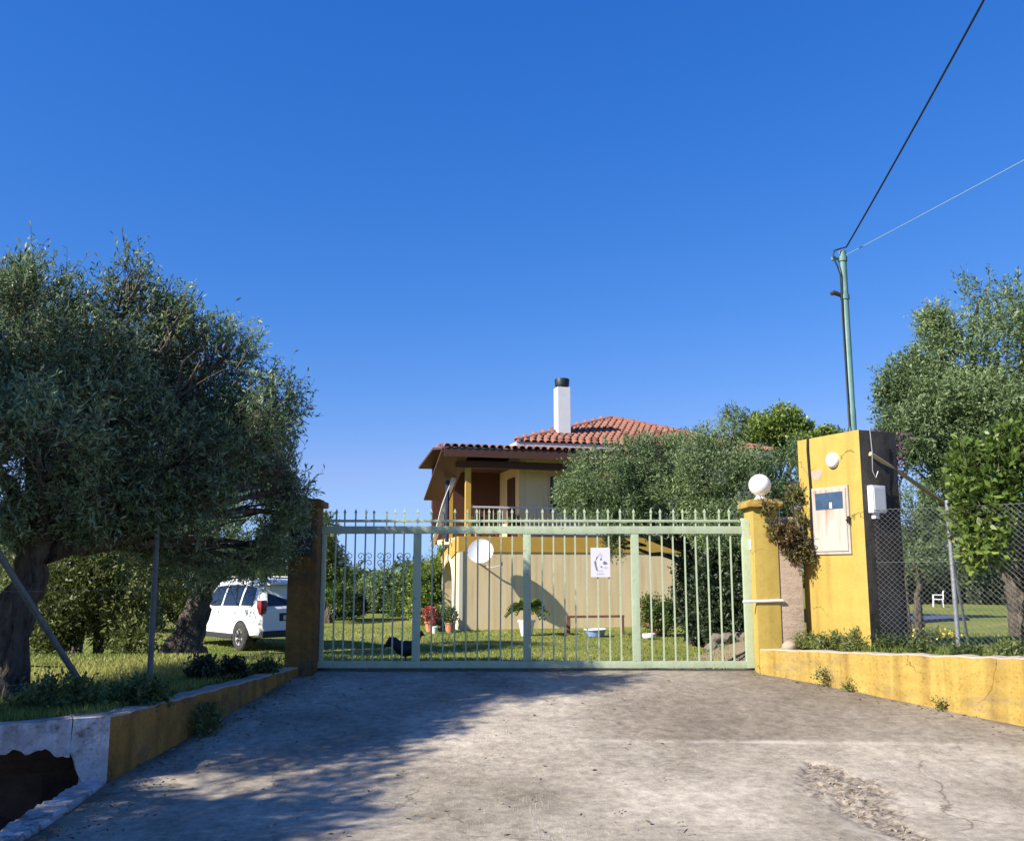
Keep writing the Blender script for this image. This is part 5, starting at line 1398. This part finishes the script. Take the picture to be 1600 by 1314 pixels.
# left bank plants
for i, (u, v, d_, r, h, lb) in enumerate([(325, 1065, 9.6, .17, .16, 'round dark low bush on top of the ochre wall'), (362, 1060, 9.9, .11, .12, 'smaller dark low bush on the ochre wall, nearer the pillar'), (215, 1105, 7.95, .2, .14, 'dark weeds on the bank behind the white headwall'), (90, 1110, 7.7, .28, .16, 'dark weeds round the foot of the leaning olive'), (415, 1045, 10.3, .08, .07, 'tiny plant at the foot of the shaded gate pillar')]):
    c = at(u, v, d_)
    clump('low_bush', lb, (c.x, d_, 0.05), [(0, 0, h * .6, r, r, h), (r * .6, .05, h * .5, r * .6, r * .6, h * .8), (-r * .6, -.05, h * .5, r * .6, r * .6, h * .7)], 330, 8, 0.045, 0.022, 'dark_leaf' if i in (0, 1) else 'weed', 250 + i, group='low plants on the shaded bank')
c = (float(left_edge(8.55)) + 0.07, 8.6, float(ramp_z(8.6)))
clump('wall_tuft', 'dark green tuft growing at the foot of the ochre wall', c, [(0, 0, .10, .09, .24, .12), (-.02, .25, .06, .05, .12, .07)], 260, 8, .05, .012, 'weed', 260, up=.8)

# grass blades
def grass(name, label, P, h, w, seed, m='grass'):
    r = np.random.default_rng(seed); n = len(P)
    a = r.uniform(0, 6.28, n); s_ = np.stack([np.cos(a), np.sin(a), np.zeros(n)], 1) * (w * r.uniform(.6, 1.3, n))[:, None]
    tip = np.stack([r.normal(0, .35, n), r.normal(0, .35, n), np.ones(n)], 1) * (h * r.uniform(.5, 1.3, n))[:, None]
    V = np.stack([P - s_, P + s_, P + tip * .6 + s_ * .6, P + tip], 1)
    rn = np.clip(.5 + .3 * noise3(P * np.array([1, 1, 0]), seed, 1.3) + r.normal(0, .18, n), 0, 1)
    return tag(quads_object(name, V, M[m], None, rn), label, 'grass', kind='stuff')
r = np.random.default_rng(5)
y = 11.25 + (r.uniform(0, 1, 70000) ** 1.6) * 21; x = r.uniform(-1, 1, 70000) * (y * .58)
ok = ~((x > -0.6) & (y > 30.5)) & ~((x > -0.2) & (x < 3.6) & (y < 17) & (r.uniform(0, 1, 70000) < .72)); x, y = x[ok], y[ok]
P = np.stack([x, y, H(x, y) + 0.0], 1)
grass('grass', 'short mown grass on the lawn behind the gate', P, 0.028 + 0.0012 * P[:, 1], 0.004 + 0.0003 * P[:, 1], 6)
y = r.uniform(6.6, 11.1, 26000); x = np.interp(y, [6.0, 7.27, 11.2], [-5.0, -3.15, -2.6]) - np.abs(r.normal(0, 1.0, 26000)) - .02
ok = y > 7.35 + (x + 3.1) * 0.547; x, y = x[ok], y[ok]
P = np.stack([x, y, H(x, y)], 1)
grass('bank_grass', 'rough shaded grass on the bank above the ochre wall', P, np.full(len(P), .075), np.full(len(P), .005), 8)
f = r.uniform(0.05, 2.6, 16000); off = .22 + np.abs(r.normal(0, .55, 16000))
a = np.array(RWALL[0]); b2 = np.array(RWALL[1]); dd_ = (b2 - a); L0 = np.hypot(*dd_); nn = np.array([-dd_[1], dd_[0]]) / L0; nn = nn if nn[0] > 0 else -nn
xy = a + dd_ * np.minimum(f, 1.9)[:, None] + nn * off[:, None]
P = np.stack([xy[:, 0], xy[:, 1], H(xy[:, 0], xy[:, 1])], 1)
# keep clear of the meter pillar
loc = (P[:, :2] - np.array([T0.x, T0.y])); lx = loc[:, 0] * ca + loc[:, 1] * sa_; ly = -loc[:, 0] * sa_ + loc[:, 1] * ca
ok = ~((lx > -.02) & (lx < LT + .02) & (ly > -.02) & (ly < DT + .02)); P = P[ok]
grass('verge_grass', 'rough grass and weeds along the top of the yellow wall', P, np.full(len(P), .085), np.full(len(P), .005), 9)

# ------------------------------------------------------------------ things around the house
def frond_plant(parent, n, L, W, m, seed, z0):
    rr = np.random.default_rng(seed); Vs = []
    for k in range(n):
        a = 2 * math.pi * k / n + rr.uniform(-.2, .2); el = rr.uniform(.25, 1.2); l = L * rr.uniform(.8, 1.1)
        for i in range(9):
            t_ = (i + 1) / 9; rad = l * t_ * math.cos(el) * 1.0; zz = z0 + l * t_ * math.sin(el) - l * .55 * t_ ** 2.4
            p = np.array([rad * math.cos(a), rad * math.sin(a), zz]); side = np.array([-math.sin(a), math.cos(a), 0]); fw = np.array([math.cos(a), math.sin(a), .1])
            ll = W * (1 - .5 * t_)
            for sg in (1, -1):
                tip = p + (side * sg * .55 + fw * .45) * ll + np.array([0, 0, .10 * ll]); m_ = (p + tip) / 2; wd = fw * .035 + np.array([0, 0, .03])
                Vs.append([p, m_ + wd, tip, m_ - wd])
            nx_ = np.array([math.cos(a) * l * math.cos(el) / 9, math.sin(a) * l * math.cos(el) / 9, l / 9 * (math.sin(el) - 1.2 * t_)])
            Vs.append([p - nx_ * .6 + np.array([0, 0, .03]), p - nx_ * .6 - np.array([0, 0, .03]), p + nx_ * .6 - np.array([0, 0, .025]), p + nx_ * .6 + np.array([0, 0, .025])])
    V = np.array(Vs); return quads_object('fronds', V, M[m], parent, rr.uniform(.2, .9, len(V)))
c = at(815, 985, 28.5)
T = empty('potted_palm', (c.x + .15, 28.5, HZ), 0, 'small palm in a pale pot before the cream wall', 'plant')
mb = MB(); mb.lathe([(.16, 0), (.24, .40), (.27, .42), (.27, .48), (.22, .48), (.20, .42)], 18); mb.build('pot', M['white'], T, True)
mb = MB(); mb.tube([(0, 0, .4), (0.02, 0, .75)], [.09, .11], 8, True, .3); mb.build('stem', M['bark'], T, 'all')
frond_plant(T, 34, .75, .26, 'green', 300, .76)
# a low railing, the blue tub, flowers
c = at(930, 955, 29)
T = empty('garden_rail', (c.x, 29, HZ), math.radians(12), 'dark wooden rail on short posts before the cream wall', 'rail')
mb = MB(); mb.box((-.92, -.05, .52), (.92, .05, .59), .01); mb.build('rail', M['bench_wood'], T)
for x in (-.86, .86):
    mb = MB(); mb.box((x - .05, -.045, -.1), (x + .05, .045, .519)); mb.build('leg', M['bench_wood'], T)
c = at(930, 972, 28.2)
T = empty('wash_tub', (c.x, 28.2, HZ + .02), 0, 'blue and white plastic tub on the grass under the rail', 'tub')
mb = MB(); mb.lathe([(.24, 0), (.30, .16), (.33, .17), (.33, .20), (.28, .20), (.22, .04)], 20); mb.build('bowl', M['blue'], T, True)
mb = MB(); mb.tube([(.33 * math.cos(a), .33 * math.sin(a), .2) for a in np.linspace(0, 6.28, 25)], .018, 6); mb.build('rim', M['white'], T, True)
c = at(1030, 985, 28.3)
T = empty('flowering_bush', (c.x, 28.3, HZ), 0, 'red flowering bush against the right part of the cream wall', 'shrub')
crown('foliage', T, [(0, 0, .5, .55, .4, .5), (.3, 0, .75, .3, .3, .35), (-.3, 0, .9, .3, .3, .3)], 760, 9, .09, .035, M['green'], 310, twigs=False, gap=-.9, zmin=0)
crown('blossom', T, [(0, -.1, .5, .5, .4, .45), (.3, -.1, .75, .3, .3, .3), (-.25, -.1, .9, .3, .3, .22)], 120, 6, .06, .055, M['red_petal'], 311, twigs=False, gap=-.3, twl=(.04, .1), zmin=0)
mb = MB()
for k in range(5): limb(mb, (random.uniform(-.1, .1), random.uniform(-.1, .1), -.05), (random.uniform(-.4, .4), random.uniform(-.3, .3), .7), .025, .01, 5, 5, .1, k)
mb.build('stem', M['bark'], T, 'all')
mb = MB(); mb.lathe([(.16, 0), (.20, .05), (.19, .14), (.17, .14), (.15, .05)], 16); c = at(1014, 990, 27.4); o = mb.build('stone_bowl', M['white'], None, True); o.location = (c.x, 27.4, HZ + .01); tag(o, 'small white bowl on the grass by the flowering bush', 'bowl')
for i, (u, d_, r, h, pm, lm, lb) in enumerate([(672, 30.2, .17, .34, 'terracotta', 'red_petal', 'terracotta pot with red flowers beside the arch'), (688, 30.5, .19, .40, 'plastic_dark', 'green', 'dark pot with a green plant before the arch'), (703, 30.0, .16, .32, 'terracotta', 'green', 'terracotta pot with a leafy plant at the house corner'), (679, 29.6, .11, .22, 'white', 'weed', 'small white pot between the darker pots by the arch')]):
    c = at(u, 990, d_); T = empty('flower_pot', (c.x, d_, HZ), 0, lb, 'flower pot', 'pots beside the arch')
    mb = MB(); mb.lathe([(r * .7, 0), (r, h * .85), (r * 1.12, h * .87), (r * 1.12, h), (r * .95, h), (r * .85, h * .8)], 16); mb.build('pot', M[pm], T, True)
    crown('foliage', T, [(0, 0, h + .2, r * 1.5, r * 1.5, .28)], 150, 7, .07, .03, M[lm], 320 + i, twigs=False, gap=-1, twl=(.08, .2), zmin=h * .8)
# plants on the veranda
for i in range(3):
    wp = house.matrix_basis @ Vector((0.75 + i * .62, .42, 3.06)); T = empty('veranda_plant', wp, 0, ['potted plant behind the veranda railing next to the corner post', 'potted plant in the middle of the veranda railing', 'potted plant behind the railing near the veranda door'][i], 'plant', 'veranda plants')
    mb = MB(); mb.lathe([(.11, 0), (.16, .26), (.17, .28), (.14, .28)], 14); mb.build('pot', M['terracotta'], T, True)
    crown('foliage', T, [(0, 0, .5, .24, .2, .26)], 170, 7, .08, .035, M['green'], 340 + i, twigs=False, gap=-1, twl=(.1, .2), zmin=.2)

# plastic garden chair on the far lawn
c = at(1466, 945, 50)
ch = empty('garden_chair', (c.x, 50, HZ), math.radians(250), 'white plastic garden chair on the far lawn before the hedge', 'chair')
mb = MB(); mb.box((-.24, -.24, .40), (.24, .24, .44), .01); mb.build('seat', M['white'], ch)
for x in (-.22, .22):
    for y in (-.22, .22):
        mb = MB(); mb.tube([(x * 1.08, y * 1.1, 0), (x, y, .40)], .026, 6); mb.build('leg', M['white'], ch)
    mb = MB(); mb.box((x - .035, -.25, .64), (x + .035, .24, .67)); mb.tube([(x, -.22, .44), (x, -.22, .64)], .025, 6); mb.build('armrest', M['white'], ch)
bk = MB(); bk.box((-.24, .27, .80), (.24, .31, .88), .01); bko = bk.build('backrest', M['white'], ch)
for k in range(5):
    mb = MB(); mb.box((-.23 + k * .1, .25, .43), (-.17 + k * .1, .28, .80)); mb.build('slat', M['white'], bko)
# paved terrace on the lawn
mb = MB(); q = [at(1395, 961, 42), at(1490, 966, 40), at(1515, 972, 38), at(1420, 977, 35.5), at(1385, 977, 35.5)]
pts = [(p.x, p.y) for p in q]
mb.prism(pts, HZ - .05, HZ + .09, 'z'); tag(mb.build('terrace', M['paving']), 'blue grey paved patch on the lawn behind the meter pillar', 'paving', kind='structure')

# black hen behind the gate
c = at(634, 1030, 12.0)
hen = empty('hen', (c.x - .01, 12.0, float(H(c.x, 12.0)) + 0.0), math.radians(8), 'small black hen on the grass behind the second gate stile', 'hen')
spine = [(-.215, .275, .012), (-.19, .31, .030), (-.15, .30, .045), (-.115, .25, .062), (-.06, .205, .088), (0, .19, .105), (.06, .20, .098), (.11, .235, .070), (.145, .285, .045), (.165, .335, .034), (.185, .365, .034), (.21, .365, .026), (.232, .355, .010), (.25, .35, .003)]
mb = MB(); mb.tube([(x, 0, z) for x, z, r_ in spine], [r_ for x, z, r_ in spine], 14); b0 = mb.build('body', M['feather'], hen, 'all')
for v in b0.data.vertices:
    v.co.y *= .82
mb = MB()
for k in range(5): mb.prism([(-.12, .24), (-.20 - .015 * k, .33 - .022 * k), (-.225 - .01 * k, .325 - .03 * k), (-.14, .21)], (k - 2) * .014 - .004, (k - 2) * .014 + .004, 'y')
mb.build('tail', M['feather'], hen)
mb = MB(); mb.prism([(.165, .395), (.175, .425), (.185, .40), (.195, .425), (.205, .395), (.215, .41), (.215, .38), (.17, .38)], -.005, .005, 'y'); mb.build('comb', M['comb'], hen)
for sg in (1, -1):
    mb = MB(); mb.tube([(.0, sg * .045, .13), (.01, sg * .045, .06), (0, sg * .045, .006)], [.018, .009, .007], 6)
    for a in (-.5, 0, .5, 3.14): mb.tube([(0, sg * .045, .006), (.05 * math.cos(a), sg * .045 + .05 * math.sin(a), .003)], .005, 5)
    mb.build('leg', M['plastic_dark'], hen, True)

# far wood closing the view
fw_ = empty('far_wood', (0, 105, -1.0), 0)
r = np.random.default_rng(77); n = 9000
x = r.uniform(-95, 95, n); top_ = 2.1 + 0.9 * vnoise(x, x * 0, 31, .25) + 0.5 * vnoise(x, x * 0, 32, .9)
p = np.stack([x, r.uniform(-4, 4, n), r.uniform(-0.2, 1, n) * np.maximum(top_, .8)], 1)
d_ = unit(r.normal(size=(n, 3)) + np.array([0, -.3, .4]))
V = leaf_arrays(p, d_, r.uniform(.5, 1.0, n), 5, .55, .28, r)
wood = quads_object('far_wood', V, M['green'], None, np.clip(np.repeat(.45 + .3 * noise3(p, 78, .5), 5) + r.normal(0, .15, len(V)), 0, 1))
wood.location = (0, 105, -1.0); tag(wood, 'low far wood along the horizon behind the garden', 'wood', kind='stuff')
bpy.data.objects.remove(fw_)

# dry leaves fallen on the drive
r = np.random.default_rng(91); n = 900
y = r.uniform(5.6, 11.0, n); near_ = r.uniform(0, 1, n) < .7
x = np.where(near_, left_edge(y) + np.abs(r.normal(0, .28, n)) + .03, left_edge(y) + r.uniform(0, 4.2, n)); x = np.where(r.uniform(0, 1, n) < .22, right_edge(y) - np.abs(r.normal(0, .2, n)) - .03, x)
p = np.stack([x, y, ramp_z(y) + .016], 1); d_ = unit(np.stack([r.normal(size=n), r.normal(size=n), r.normal(0, .12, n)], 1))
V = leaf_arrays(p, d_, np.full(n, .01), 1, .045, .014, r, .15)
V[..., 2] = np.maximum(V[..., 2], (ramp_z(V[..., 1]) + .010))
lit_ = quads_object('fallen_leaves', V, leaf_mat('dry_leaves', (0.07, 0.05, 0.025), (0.14, 0.11, 0.05), (0.24, 0.19, 0.10), trans=.1), None, r.uniform(0, 1, len(V)))
tag(lit_, 'dry olive leaves scattered along the edges of the drive', 'leaves', kind='stuff')
